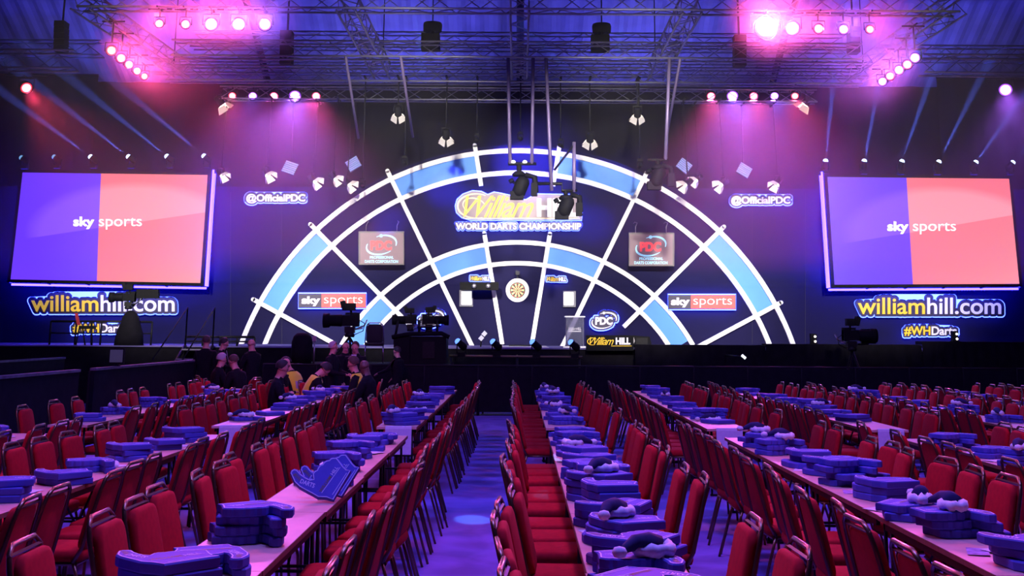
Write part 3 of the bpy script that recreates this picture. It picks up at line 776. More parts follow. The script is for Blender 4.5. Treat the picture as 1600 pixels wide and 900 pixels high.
# crowd barrier in front of the stage: black board units with a top rail and a foot plate
YBAR = 27.6; ztop = at(808, 570, YBAR).z
proto = None; x = at(410, 600, YBAR).x; k = 0
while x < at(1660, 600, YBAR).x:
    k += 1
    if proto is None:
        root = empty('crowd_barrier', (0, 0, 0)); b = MB(); b.box(-.58, -.02, .08, .58, .02, ztop - .06); b.build('board', BLACK, root)
        b = MB(); b.tube([(-.59, 0, 0), (-.59, 0, ztop - .02), (.59, 0, ztop - .02), (.59, 0, 0)], .025); b.build('rail', STEEL, root)
        b = MB(); b.box(-.58, .03, 0, .58, .33, .02); b.tube([(-.5, .05, ztop * .7), (-.5, .3, .03)], .02); b.tube([(.5, .05, ztop * .7), (.5, .3, .03)], .02); b.build('foot_plate', STEEL, root)
        proto = root; kids(root); o = root
    else: o = dup(proto)
    o.location = (x + .6, YBAR, 0); tag(o, f'{ORD[k - 1]} black crowd barrier unit from the bearded end before the stage'.replace('bearded end', 'left end'), 'barrier', 'crowd barriers before the stage'); x += 1.2
# black barrier walls along the left of the hall
for nm, X, y0, y1, z1 in (('nearer', -6.9, 15.2, 19.4, 1.2), ('farther', -6.9, 20.1, 26.2, 1.2), ('outermost', -10.3, 15.5, 28, 1.2)):
    root = empty('barrier_wall', (X, (y0 + y1) / 2, 0), 0, f'{nm} long black barrier wall running along the left of the hall', 'barrier'); L = (y1 - y0) / 2
    MB().box(-.03, -L, 0, .03, L, z1 - .04).build('board', BLACK, root)
    MB().box(-.05, -L, z1 - .04, .05, L, z1).build('capping', mat('worn_capping', (.10, .09, .11), .5, var=.4, scale=6), root)
    b = MB(); n = int(L * 2 / 1.2)
    for i in range(n + 1): b.box(-.07, -L + i * 2 * L / n - .02, 0, -.03, -L + i * 2 * L / n + .02, z1 - .05)
    b.build('rib', STEEL, root)
# camera platform with a chair, cameras and a case stack
p = at(620, 569, 27.9); root, off = at_base('camera_platform', Vector((p.x, 28.8, 0)), 'black camera platform behind the crowd barrier left of the stage centre', 'platform')
x0, x1, zp = at(430, 569, 27.9).x, at(702, 569, 27.9).x, p.z
MB().box(x0, 28.0, zp - .06, x1, 29.9, zp).build('deck', PLAST, root, off)
b = MB(); b.box(x0 + .02, 28.02, 0, x1 - .02, 28.05, zp - .06); b.build('skirt', BLACK, root, off)
b = MB()
for xx in (x0 + .1, (x0 + x1) / 2, x1 - .1):
    for yy in (28.15, 29.8): b.tube([(xx, yy, 0), (xx, yy, zp - .06)], .025)
b.build('support', STEEL, root, off)
bc = make_chair(mat('black_upholstery', (.015, .014, .018), .8), mat('dull_chrome', (.5, .45, .5), .25, .95)); bc.name = 'stacking_chair'
p = at(584, 566, 28.6); bc.location = (p.x, 28.6, zp); bc.rotation_euler = (0, 0, .12); bc.scale = (1.0, 1.0, .98)
tag(bc, 'black chair with chrome frame standing on the camera platform, its back to us', 'chair')
def tripod(b, p, h, r=.45):
    for a in (90, 210, 330): b.tube([p + Vector((0, 0, h)), p + Vector((r * .6 * math.cos(R(a)), r * .6 * math.sin(R(a)), h * .45)), p + Vector((r * math.cos(R(a)), r * math.sin(R(a)), 0))], [.03, .022, .016])
def studio_camera(px, py, Y, base_z, face, label, s=1.0, extra=True, cat='camera'):
    """px,py: centre of the camera head; face -1 looks to the left of the picture, +1 to the right"""
    c = at(px, py, Y); root, off = at_base('studio_camera', Vector((c.x, Y, base_z)), label, cat); q = lambda x, y, z: c + Vector((x * s * face, y * s, z * s))
    b = MB(); b.cbox(q(-.05, 0, 0), (.36 * s, .20 * s, .24 * s)); b.cbox(q(-.16, 0, .02), (.14 * s, .16 * s, .30 * s)); b.cbox(q(-.05, 0, .15), (.26 * s, .04 * s, .05 * s)); b.build('body', PLAST, root, off)
    My = Matrix.Translation(q(.12, 0, .0)) @ Matrix.Rotation(R(90) * face, 4, 'Y')
    b = MB(); b.lathe([(.10 * s, 0), (.13 * s, .04 * s), (.12 * s, .30 * s), (.155 * s, .31 * s), (.16 * s, .44 * s)], 14, M=My); b.build('lens', PLAST, root, off)
    b = MB(); b.cbox(q(-.02, -.02, .30), (.24 * s, .17 * s, .16 * s)); b.cbox(q(.12, -.02, .33), (.10 * s, .21 * s, .20 * s), M=Matrix.Rotation(.3 * face, 3, 'Y').to_4x4()); b.tube([q(-.05, 0, .12), q(-.04, 0, .24)], .025 * s); b.build('viewfinder', PLAST, root, off)
    b = MB(); b.cbox(q(-.03, 0, -.20), (.22 * s, .16 * s, .14 * s)); b.lathe([(.10 * s, 0), (.12 * s, .05 * s), (.07 * s, .12 * s)], 12, M=Matrix.Translation(q(-.03, 0, -.36))); b.build('pan_head', STEEL, root, off)
    b = MB(); b.tube([q(-.10, .05, -.2), q(-.34, .08, -.10), q(-.40, .08, .02)], .016 * s); b.tube([q(-.10, -.05, -.2), q(-.32, -.1, -.16)], .016 * s); b.build('pan_bar', ALU, root, off)
    b = MB(); b.tube([q(-.22, 0, .02), q(-.36, -.03, -.06), q(-.33, -.03, -.22), q(-.15, -.02, -.30)], .010 * s); b.build('cable', PLAST, root, off)
    h = c.z - .36 * s - base_z
    if extra and h > .05: b = MB(); tripod(b, Vector((c.x - .03 * s * face, Y, base_z)), h, .42 * s if h < 1 else .5); b.build('tripod', STEEL, root, off)
    return root
studio_camera(545, 501, 28.6, zp, -1, 'broadcast camera with raised hood on a tripod on the camera platform', 1.05)
# case stack with two cameras on it
p = at(660, 569, 28.7); root, off = at_base('equipment_desk', Vector((p.x, 28.7, zp)), 'bulky black equipment desk on the platform with cameras on top', 'desk')
b = MB(); bx(b, 634, 526, 697, 570, 28.55, .9); b.build('cabinet', PLAST, root, off)
b = MB(); bx(b, 615, 524, 640, 570, 28.5, .5); b.build('side_case', PLAST, root, off)
b = MB(); pt(b, [(612, 527), (640, 522), (690, 521), (702, 527)], 28.5, .05); b.build('padded_rim', BLACK, root, off)
b = MB(); bx(b, 660, 534, 679, 560, 28.53, .02); b.build('hatch', STEEL, root, off)
b = MB(); pt(b, [(618, 524), (622, 500)], 28.6, .03); pt(b, [(655, 522), (655, 500)], 28.6, .03); pt(b, [(683, 520), (683, 500)], 28.6, .03); pt(b, [(652, 512), (688, 509)], 28.6, .02); b.build('frame_post', STEEL, root, off)
zc = at(660, 522, 28.6).z
studio_camera(640, 500, 28.7, zc, -1, 'left one of two small cameras rigged on top of the equipment desk', .72, False)
studio_camera(672, 500, 28.75, zc, 1, 'right one of two small cameras rigged on top of the equipment desk', .78, False)
# draped camera pedestal on the far left
Yk = 31.8; p = at(200, 534, Yk); root, off = at_base('draped_pedestal', Vector((p.x, Yk, ZS)), 'black draped camera pedestal in front of the web address sign', 'camera stand')
b = MB(); pr = [(18, 540.4), (16, 520), (12, 505), (9, 492), (5, 487), (2, 485)]; k_ = 1 / ppm(Yk)
b.lathe([(r * k_ * 1.25, at(200, y, Yk).z - ZS) for r, y in pr], 18, M=Matrix.Translation((at(204, 500, Yk).x, Yk, ZS))); b.build('drape', BLACK, root, off)
studio_camera(200, 464.5, Yk, at(204, 486, Yk).z, -1, 'camera perched on the black draped pedestal at far left', .85, False)
p = at(230, 467, Yk); root, off = at_base('prompter_monitor', p, 'flat black hooded monitor beside the camera on the draped pedestal', 'monitor')
b = MB(); bx(b, 213, 452, 247, 466, Yk + .05, .16); b.build('hood', PLAST, root, off)
b = MB(); pt(b, [(222, 466), (207, 478)], Yk + .1, .03); b.build('bracket', STEEL, root, off)
# small tripod with a red strap
Yt = 31.8; p = at(127, 535, Yt); root, off = at_base('tripod_stand', Vector((p.x, Yt, ZS)), 'thin black tripod stand with a red strap on the stage at far left', 'stand')
b = MB(); pt(b, [(118, 540.7), (124, 513), (129, 513), (133, 540.7)], Yt, .02); pt(b, [(143, 540.7), (143, 503)], Yt, .03); bx(b, 123, 509, 147, 514, Yt, .15); b.build('legs_frame', STEEL, root, off)
b = MB(); planepoly(b, [(117, 489), (122, 489), (126, 508), (121, 508)], Yt - .05, .03); b.build('strap', mat('red_strap', (.55, .03, .04), .7), root, off)
# guard rails and steps at the stage end
for xa, xb, ya, yb, lab, Yr in ((80, 238, 502, 535, 'long thin black guard rail at the left end of the stage', 32.2), (290, 398, 526, 540, 'low black guard rail above the steps beside the stage', 31.7)):
    root, off = at_base('guard_rail', Vector((at((xa + xb) / 2, yb, Yr).x, Yr, ZS)), lab, 'rail')
    z0 = ZS; X0, X1, Z1 = at(xa, ya, Yr).x, at(xb, ya, Yr).x, at(xa, ya, Yr).z
    b = MB(); b.tube([(X0, Yr, Z1), (X1, Yr, Z1)], .03); b.tube([(X0, Yr, (Z1 + z0) / 2), (X1, Yr, (Z1 + z0) / 2)], .018); b.build('rail', STEEL, root, off)
    for i in range(5): b = MB(); xx = X0 + (X1 - X0) * i / 4; b.tube([(xx, Yr, z0), (xx, Yr, Z1)], .026); b.build('post', STEEL, root, off)
root, off = at_base('stage_steps', Vector((at(280, 560, 29.6).x, 29.6, 0)), 'black steps with pale nosings leading up to the left end of the stage', 'steps')
xs0, xs1 = at(262, 560, 29.6).x, at(303, 560, 29.6).x
for i in range(6):
    zz = ZS * (i + 1) / 6.3; yy = 28.5 + i * .46
    MB().box(xs0, yy, zz - .05, xs1, yy + .5, zz).build('tread', PLAST, root, off)
    MB().box(xs0, yy - .012, zz - .03, xs1, yy, zz + .004).build('nosing', mat('pale_nosing', (.3, .28, .3), .5), root, off)
for xx in (xs0 - .03, xs1 + .03):
    b = MB(); b.tube([(xx, 28.4, .1), (xx, 31.2, ZS)], .045); b.tube([(xx, 28.5, 0), (xx, 28.5, 1.15), (xx, 31.2, ZS + .95), (xx, 31.2, 0)], .02); b.build('handrail', STEEL, root, off)
Ym = 22.8; p = at(183, 566, Ym); root, off = at_base('small_monitor', Vector((-6.9, Ym - 1.6, 1.2)), 'small dim lit monitor standing on the black barrier wall at left', 'monitor')
k_ = Vector((-6.9, Ym - 1.6, 1.2))
b = MB(); b.cbox(k_ + Vector((0, .04, .17)), (.26, .06, .26)); b.box(k_.x - .05, k_.y, 1.2, k_.x + .05, k_.y + .1, 1.23); b.cbox(k_ + Vector((0, .05, .04)), (.04, .03, .05)); b.build('casing', PLAST, root, off)
b = MB(); b.cbox(k_ + Vector((0, .006, .17)), (.22, .005, .21)); b.build('display', mat('dim_display', (.05, .05, .08), .3, emit=(.14, .12, .24), es=.18), root, off)
# black covered shape beside the suited men
p = at(472, 566, 28.5); root, off = at_base('covered_camera', Vector((p.x, 28.4, zp)), 'tall camera under a black cover on the camera platform behind the seated people', 'camera')
b = MB(); pr = [(15.5, 567), (16.5, 550), (16.5, 535), (14, 526), (9, 521), (3, 520)]; k_ = 1 / ppm(28.4)
b.lathe([(r * k_, at(472, y, 28.4).z - zp) for r, y in pr], 16, M=Matrix.Translation((p.x, 28.4, zp))); b.build('cover', BLACK, root, off)
b = MB(); b.tube([(p.x + .3, 28.3, zp), (p.x + .3, 28.3, zp + .5)], .02); b.cbox((p.x + .3, 28.3, zp + .55), (.08, .08, .12)); b.build('side_bracket', ALU, root, off)
# moving heads on a pipe along the stage lip
BLENS = mat('blue_lens', (.1, .2, .8), .2, emit=(.12, .28, 1), es=2.0)
YP = 29.7; zr = at(815, 557, YP).z; root, off = at_base('lip_pipe', at(808, 557, YP), 'long horizontal pipe along the stage lip carrying four moving heads', 'pipe')
b = MB(); b.tube([at(x_, 556 + (x_ - 702) * 2 / 208, YP) for x_ in (702, 715, 721, 727, 770, 776, 782, 832, 838, 844, 892, 898, 904, 910)], .028); b.build('pipe', mat('brass_pipe', (.20, .16, .07), .5, .6), root, off)
b = MB()
for xx in (705, 808, 905): q = at(xx, 557, YP); b.tube([q, q + Vector((0, YS + .07 - YP, 0))], .02); b.tube([q, (q.x, q.y, 0)], .022)
b.build('bracket', STEEL, root, off)
def moving_head(p, aim, label, lens, s=1.0, hang=False, group=None, base=True):
    """p: point the fixture is fixed at; aim: direction of the beam; hang: fixed from above"""
    root = empty('moving_head_light', p, 0, label, 'stage light', group); sg = -1 if hang else 1; a = Vector(aim).normalized()
    if base: b = MB(); b.cbox((0, 0, sg * .06 * s), (.26 * s, .26 * s, .12 * s)); b.build('base', PLAST, root)
    b = MB(); b.box(-.17 * s, -.05 * s, min(sg * .12 * s, sg * .42 * s), -.13 * s, .05 * s, max(sg * .12 * s, sg * .42 * s)); b.box(.13 * s, -.05 * s, min(sg * .12 * s, sg * .42 * s), .17 * s, .05 * s, max(sg * .12 * s, sg * .42 * s)); b.box(-.17 * s, -.05 * s, min(sg * .11, sg * .14) * s, .17 * s, .05 * s, max(sg * .11, sg * .14) * s); b.build('yoke', PLAST, root)
    M = Matrix.Translation((0, 0, sg * .38 * s)) @ a.to_track_quat('Z', 'Y').to_matrix().to_4x4()
    b = MB(); b.lathe([(.06 * s, -.19 * s), (.11 * s, -.16 * s), (.12 * s, .02 * s), (.10 * s, .10 * s), (.125 * s, .13 * s), (.125 * s, .17 * s), (.108 * s, .17 * s), (.106 * s, .155 * s)], 14, M=M); b.build('head', PLAST, root)
    b = MB(); b.lathe([(.106 * s, .154 * s), (.104 * s, .19 * s), (.085 * s, .235 * s), (.05 * s, .262 * s), (.01 * s, .27 * s)], 14, M=M); b.build('lens', lens, root)
    return root, M @ Vector((0, 0, .30 * s))
for k, (xx, yy) in enumerate(((721, 556), (776, 556.5), (838, 557), (898, 557.5))):
    q = at(xx, yy, YP) + Vector((0, 0, -.02)); moving_head(q, (-.8, -.25, .75), f'{ORD[k]} moving head light from the left on the pipe at the stage lip', BLENS, .72, group='moving heads along the stage lip')
# lectern
Yl = 32.5; x0, x1 = at(884, 500, Yl).x, at(912, 500, Yl).x; zb = ZS
CLEAR = mat('acrylic', (.80, .82, 1), .06, trans=.92, spec=.4); FROST = mat('frosted_acrylic', (.85, .85, 1), .3, alpha=.7)
root, off = at_base('lectern', Vector(((x0 + x1) / 2, Yl, zb)), 'clear acrylic lectern standing at the front of the stage right of the dartboard', 'lectern')
z1 = at(898, 494, Yl).z
b = MB(); b.box(x0 - .03, Yl - .2, z1 - .03, x1 + .03, Yl + .22, z1); b.build('top', FROST, root, off)
MB().box(x0, Yl - .15, zb + .04, x1, Yl - .135, z1 - .03).build('front_panel', CLEAR, root, off)
for xx in (x0, x1 - .02): MB().box(xx, Yl - .13, zb + .04, xx + .02, Yl + .15, z1 - .03).build('side_panel', FROST, root, off)
MB().box(x0 - .08, Yl - .25, zb, x1 + .08, Yl + .25, zb + .04).build('base', WHITE, root, off)
v, f = text_geo('William', 0, .5, .86); v2, f2 = text_geo('HILL', .03)
b = MB(); slab(b, fit(v, (888, 511, 901, 516)), f, Yl - .155, .004); slab(b, fit(v2, (901.5, 511.5, 908, 516)), f2, Yl - .155, .004); slab(b, rect(888, 517, 908, 518.5), [(0, 1, 2, 3)], Yl - .155, .004); b.build('lettering', mat('etched_letters', (.5, .48, .55), .6), root, off)
# name board with yellow script on the stage front
Yn = 31.1; root, off = at_base('name_board', Vector((at(952, 541, Yn).x, Yn, ZS - .12)), 'black board with yellow script and white capitals at the stage front, right of the lectern', 'sign')
b = MB(); bx(b, 916, 524, 990, 548, Yn, .15); b.build('board', PLAST, root, off)
v, f = text_geo('William', .0, .5, .86); slab(MB(), fit(v, (921, 527, 959, 539)), f, Yn - .01, .01).build('lettering', YEL, root, off)
v, f = text_geo('HILL', .05); slab(MB(), fit(v, (962, 527.5, 985, 538.5)), f, Yn - .01, .01).build('lettering', WLET, root, off)
P, F = swoosh(926, 533.5, 8, 5.5, 0, 40, 300, 1.4); slab(MB(), P, F, Yn - .01, .01).build('flourish', YEL, root, off)
b = MB(); bx(b, 955, 540.2, 987, 541, Yn - .01, .005); b.build('underline', YEL, root, off)
root, off = at_base('floor_monitor', Vector((at(1002, 541, 31.6).x, 31.6, ZS)), 'black wedge floor monitor on the stage beside the name board', 'loudspeaker')
b = MB(); P = [at(x, y, 31.5) for x, y in ((989, 541), (990, 524), (1015, 526), (1019, 541))]; Q = [p + Vector((0, .5, .0)) for p in P]; b.add(P + Q, [(0, 1, 2, 3), (7, 6, 5, 4), (0, 4, 5, 1), (1, 5, 6, 2), (2, 6, 7, 3), (3, 7, 4, 0)]); b.build('cabinet', PLAST, root, off)
b = MB(); bx(b, 994, 528, 1012, 539, 31.49, .01); b.build('grille', STEEL, root, off)
b = MB(); planepoly(b, [(988, 541), (989.5, 525), (992, 533)], 31.46, .02); b.build('side_plate', ALU, root, off)
# black cloth covered blocks along the right of the stage front
for k, (xa, xb, yt) in enumerate(((992, 1196, 539), (1196, 1440, 538), (1440, 1640, 534))):
    Yb = 30.6; q = at((xa + xb) / 2, yt, Yb); root, off = at_base('covered_riser', Vector((q.x, Yb, 0)), ('longest', 'middle', 'tallest')[k] + f' black cloth covered riser along the stage front, {("beside the name board", "below the arch end", "under the right screen")[k]}', 'riser')
    X0, X1, Z1 = at(xa, yt, Yb).x, at(xb, yt, Yb).x, q.z
    MB().box(X0 + .02, Yb, Z1 - .08, X1 - .02, Yb + .55, Z1).build('lid', BLACK, root, off)
    b = MB(); n = 40; vs = []
    for i in range(n + 1):
        xx = X0 + (X1 - X0) * i / n; yy = Yb - .02 + .025 * math.sin(i * 1.9)
        vs += [(xx, yy, .005), (xx, yy, Z1 - .02)]
    b.add(vs, [(2 * i, 2 * i + 2, 2 * i + 3, 2 * i + 1) for i in range(n)], 0, True); b.build('cloth', BLACK, root, off)
LAMPW = mat('lamp_white', (1, 1, .9), .4, emit=(1, .92, .75), es=2.5)
for k, (xx, yy) in enumerate(((1271, 538), (1492, 534))):
    q = at(xx, yy, 30.8); root, off = at_base('twin_lamp', q, f'small twin floor lamp on the covered riser below the {("arch end", "right screen")[k]}', 'stage light')
    b = MB(); b.cbox(q + Vector((0, 0, .13)), (.14, .16, .26)); b.cbox(q + Vector((0, 0, .01)), (.2, .2, .02)); b.build('casing', PLAST, root, off)
    for dz in (.07, .19): b = MB(); b.lathe([(.03, 0), (.028, .02), (.01, .03)], 10, M=Matrix.Translation(q + Vector((.03, -.075, dz))) @ Matrix.Rotation(R(90), 4, 'X')); b.build('lens', LAMPW, root, off)
studio_camera(1332, 524, 28.8, 0, 1, 'black camera on a tall tripod behind the barrier, before the right stage end', 1.0)
root, off = at_base('camera_monitor', at(1357, 539, 28.9), 'flat black monitor beside the camera before the right stage end', 'monitor')
b = MB(); bx(b, 1347, 514, 1369, 537, 28.9, .12); b.build('casing', PLAST, root, off)
b = MB(); pt(b, [(1357, 537), (1340, 538)], 28.95, .025); b.build('bracket', STEEL, root, off)
root, off = at_base('work_light', at(1161, 557, YBAR + .5), 'tiny bright work light glinting in the dark below the covered riser', 'lamp')
b = MB(); pt(b, [(1159, 555), (1165, 560)], YBAR + .5, .03); b.build('tube', mat('work_light', (1, 1, 1), .4, emit=(.8, .95, 1), es=1.5), root, off)
b = MB(); q = at(1162, 558, YBAR + .5); b.tube([q + Vector((0, .05, 0)), (q.x, 30.6, q.z)], .02); b.build('arm', STEEL, root, off)
# little floodlight and papers on the stage, rack over the left score monitor
Yf = 33; q = at(751, 542, Yf); root, off = at_base('floor_lantern', Vector((q.x, Yf, ZS)), 'small floor lantern with tilted pale flaps on the stage left of the dartboard', 'stage light')
for c_, n_ in (((752, 528), 'flap'), ((757, 521), 'flap')):
    b = MB(); x, y = c_; planepoly(b, [(x - 5, y + 1), (x, y - 4.5), (x + 4.5, y), (x, y + 5)], Yf, .01); b.build(n_, mat('pale_flap', (.6, .62, .75), .5), root, off)
b = MB(); pt(b, [(751, 543), (752, 530), (756, 524)], Yf + .02, .02); b.tube([at(751, 543, Yf) + Vector((-.1, 0, 0)), at(751, 543, Yf) + Vector((.1, 0, 0))], .02); b.build('stand', STEEL, root, off)
Yc = D - 1; root, off = at_base('camera_box', at(748, 446, Yc), 'long black box with two small cameras above the left score monitor', 'camera')
b = MB(); bx(b, 718.5, 440.5, 779, 453, Yc, .3); b.build('casing', PLAST, root, off)
for xx in (741, 763): b = MB(); q = at(xx, 447, Yc - .03); b.lathe([(.06, 0), (.07, .08), (.05, .1)], 10, M=Matrix.Translation(q) @ Matrix.Rotation(R(90), 4, 'X')); b.build('lens', ALU, root, off)
b = MB(); q = at(724, 446, Yc + .2); b.tube([q, (q.x, D + .02, q.z)], .03); q = at(774, 446, Yc + .2); b.tube([q, (q.x, D + .02, q.z)], .03); b.build('bracket', STEEL, root, off)
root, off = at_base('oche_runway', Vector((at(812, 543, 33).x, 33, ZS)), 'long white throwing lane laid on the stage in front of the dartboard', 'mat')
X0, X1 = at(768, 543, 33).x, at(856, 543, 33).x
MB().box(X0, 31.5, ZS, X1, 35.6, ZS + .012).build('mat', WHITE, root, off)
MB().box((X0 + X1) / 2 - .3, 34.6, ZS + .012, (X0 + X1) / 2 + .3, 34.65, ZS + .05).build('toe_bar', PLAST, root, off)
# ------------------------------------------------------------------ truss grid, lights and roof steel
TRUSS = mat('truss_alloy', (.34, .33, .37), .42, .75, var=.15, scale=6)
def truss(label, p, q, s=.42, bay=.55, group=None, d=None, r=.026):
    """box truss with four chords; p and q are the ends of its lower centre line"""
    p, q = Vector(p), Vector(q); L = (q - p).length; t = (q - p) / L; up = Vector((0, 0, 1)); sd = t.cross(up).normalized()
    root = empty('lighting_truss', p, 0, label, 'truss', group); C4 = [sd * (-s / 2), sd * (s / 2), sd * (s / 2) + up * s, sd * (-s / 2) + up * s]
    for c in C4: b = MB(); b.tube([c, c + t * L], r, 6); b.build('chord', TRUSS, root)
    b = MB(); n = max(2, int(L / bay))
    for k in range(4):
        a_, c_ = C4[k], C4[(k + 1) % 4]
        pts = [(a_ if i % 2 == 0 else c_) + t * (L * i / n) for i in range(n + 1)]
        for i in range(n): b.tube([pts[i], pts[i + 1]], r * .48, 4, cap=False)
    b.build('lacing', TRUSS, root)
    return root
YF, YK = 25.7, 33.0
fl, fr = at(125, 13.5, YF), at(1495, 22, YF); ZT = (fl.z + fr.z) / 2; XL, XR = fl.x, fr.x
truss('front truss of the lighting grid, spanning nearly the whole picture along its top edge', (XL, YF, ZT), (XR, YF, ZT))
truss('side truss on the left running back from the front truss to the stage', (XL, YF, ZT), (XL * .975, YK, ZT))
truss('side truss on the right running back from the front truss to the stage', (XR, YF, ZT), (XR * .975, YK, ZT))
xm = at(540, 20, YF).x; xn = at(1082, 24, YF).x
truss('inner truss left of centre running back from the front truss', (xm, YF, ZT), (xm, YK, ZT))
truss('inner truss right of centre running back from the front truss', (xn, YF, ZT), (xn, YK, ZT))
truss('central truss running back above the dartboard', (at(812, 20, YF).x, YF, ZT), (at(812, 20, YF).x, YK, ZT))
def cross(label, x0, x1, y, Y, s, **k):
    a, b_ = at(x0, y + (x0 - 810) * .006, Y), at(x1, y + (x1 - 810) * .006, Y); z = at(810, y, Y).z
    return truss(label, (a.x, Y, z), (b_.x, Y, z), s, **k)
cross('rear truss of the lighting grid at the top of the black drape', 262, 1345, 130, YK, .42)
cross('low slung truss in front of the drape, carrying the rear pink lights', 345, 1275, 158, 35, .36)
cross('high cross truss third from the front of the grid', 270, 1345, 92, 30, .40)
cross('highest cross truss behind the central truss', 300, 1320, 78, 37, .5, bay=.8)
cross('deep cross truss just behind the rear truss', 235, 1385, 118, 36.5, .42)
cross('short truss above the drape at far left of the hall', -60, 118, 113, 31, .48)
cross('short truss above the drape at far right of the hall', 1440, 1680, 112, 31, .48)
cross('upper truss beyond the far left drape', -60, 160, 92, 36, .45)
cross('upper truss beyond the far right drape', 1370, 1680, 92, 36, .45)
# hoist chains that hold the grid
for i, (x, Y) in enumerate(((XL, YF), (xm, YF), (xn, YF), (XR, YF), (XL, YK), (xm, YK), (xn, YK), (XR, YK))):
    b = MB(); z1 = 15.2 if Y < 30 else 13.6
    b.tube([(0, 0, ZT + .40), (0, 0, z1)], .016, 5); o = b.build('hoist_chain', STEEL, loc=(x, Y, 0)); tag(o, f'thin hoist chain holding the {("front", "rear")[i // 4]} of the grid, {ORD[i % 4]} from the left', 'chain', 'hoist chains')
# near black drapes at the sides
for sx, x, yt in ((-1, 154, 118), (1, 1463, 121)):
    q = at(x, yt, 37.9); b = MB(); n = 40; vs = []
    for i in range(n + 1):
        xx = q.x + sx * 9 * i / n; yy = 37.9 + .07 * math.sin(i * 1.7); vs += [(xx, yy, .0), (xx, yy, q.z)]
    b.add(vs, [(2 * i, 2 * i + 2, 2 * i + 3, 2 * i + 1) for i in range(n)], 0, True)
    root = empty('stage_drape', (0, 0, 0), 0, f'tall black masking drape beside the {("left", "right")[sx > 0]} screen', 'drape')
    b.build('cloth', BLACK, root); b = MB(); b.tube([(q.x, 37.9, q.z), (q.x + sx * 9, 37.9, q.z)], .05); b.build('drape_pipe', STEEL, root)
# roof steel
GIRD = mat('roof_steel', (.035, .03, .06), .6, .3, var=.2)
zg = at(810, 54, 41).z
for lab, Y, y0 in (('nearer deep roof girder with leaning struts above the lighting grid', 41, 53), ('farther roof girder low above the drape', 44, 88)):
    z0 = at(810, y0, Y).z; root = empty('roof_girder', (0, Y, z0), 0, lab, 'girder')
    for dz in ((0, 2.4) if Y == 41 else (0, .9)): MB().box(-22, -.12, dz - .09, 22, .12, dz + .09).build('flange', GIRD, root)
    b = MB(); n = 20; hh = 2.4 if Y == 41 else .9
    for i in range(n): x = -22 + 44 * i / n; b.tube([(x, 0, 0 if i % 2 else hh), (x + 2.2, 0, hh if i % 2 else 0)], .085, 5)
    b.build('strut', GIRD, root)
for i, x in enumerate((-17.6, -8.8, 0, 8.8, 17.6)):
    root = empty('rafter', (x, 0, 0), 0, f'dark sloping roof rafter, {ORD[i]} of five from the left', 'rafter', 'roof rafters')
    b = MB(); b.tube([(0, 45.6, 7.95), (0, 38, 11.95), (0, 24, 15.8)], .12, 4); b.build('beam', GIRD, root)
# hanging things in the roof
for i, (x, y0, y1, w, Y) in enumerate(((92, 30, 80, 17, 33.5), (446, 45, 100, 19, 33.5), (1157, 52, 103, 19, 33.5), (1336, 40, 82, 17, 33.5))):
    q = at(x, y1, Y); root, off = at_base('line_array', q, f'dark hanging loudspeaker column high in the roof, {ORD[i]} of four from the left', 'loudspeaker', 'hanging loudspeakers')
    wd = w / ppm(Y); ht = (y1 - y0) / ppm(Y); n = 5
    for k in range(n): b = MB(); b.cbox(q + Vector((0, .03 * (n - k), ht * (k + .5) / n)), (wd, .4, ht / n * .93)); b.build('cabinet', PLAST, root, off)
    b = MB(); b.tube([q + Vector((0, .1, ht * .95)), q + Vector((0, .1, 13.2 - q.z))], .03); b.build('cable', STEEL, root, off)
for i, (x, y) in enumerate(((676, 44), (940, 46))):
    Y = 35.5; q = at(x, y, Y); root, off = at_base('pendant_lamp', q, f'unlit drum shaped pendant lamp in the roof {("left", "right")[i]} of the central truss', 'lamp')
    b = MB(); b.lathe([(.28, -.10), (.29, .1), (.27, .16), (.08, .2)], 20, M=Matrix.Translation(q)); b.build('shade', PLAST, root, off)
    b = MB(); b.tube([q + Vector((0, 0, .18)), q + Vector((0, 0, 13.8 - q.z))], .02); b.build('cord', STEEL, root, off)
    b = MB(); b.cbox(q + Vector((-.05, 0, -.45)), (.55, .4, .5)); b.tube([q + Vector((0, 0, -.1)), q + Vector((0, 0, -.25))], .05); b.build('ballast_box', PLAST, root, off)
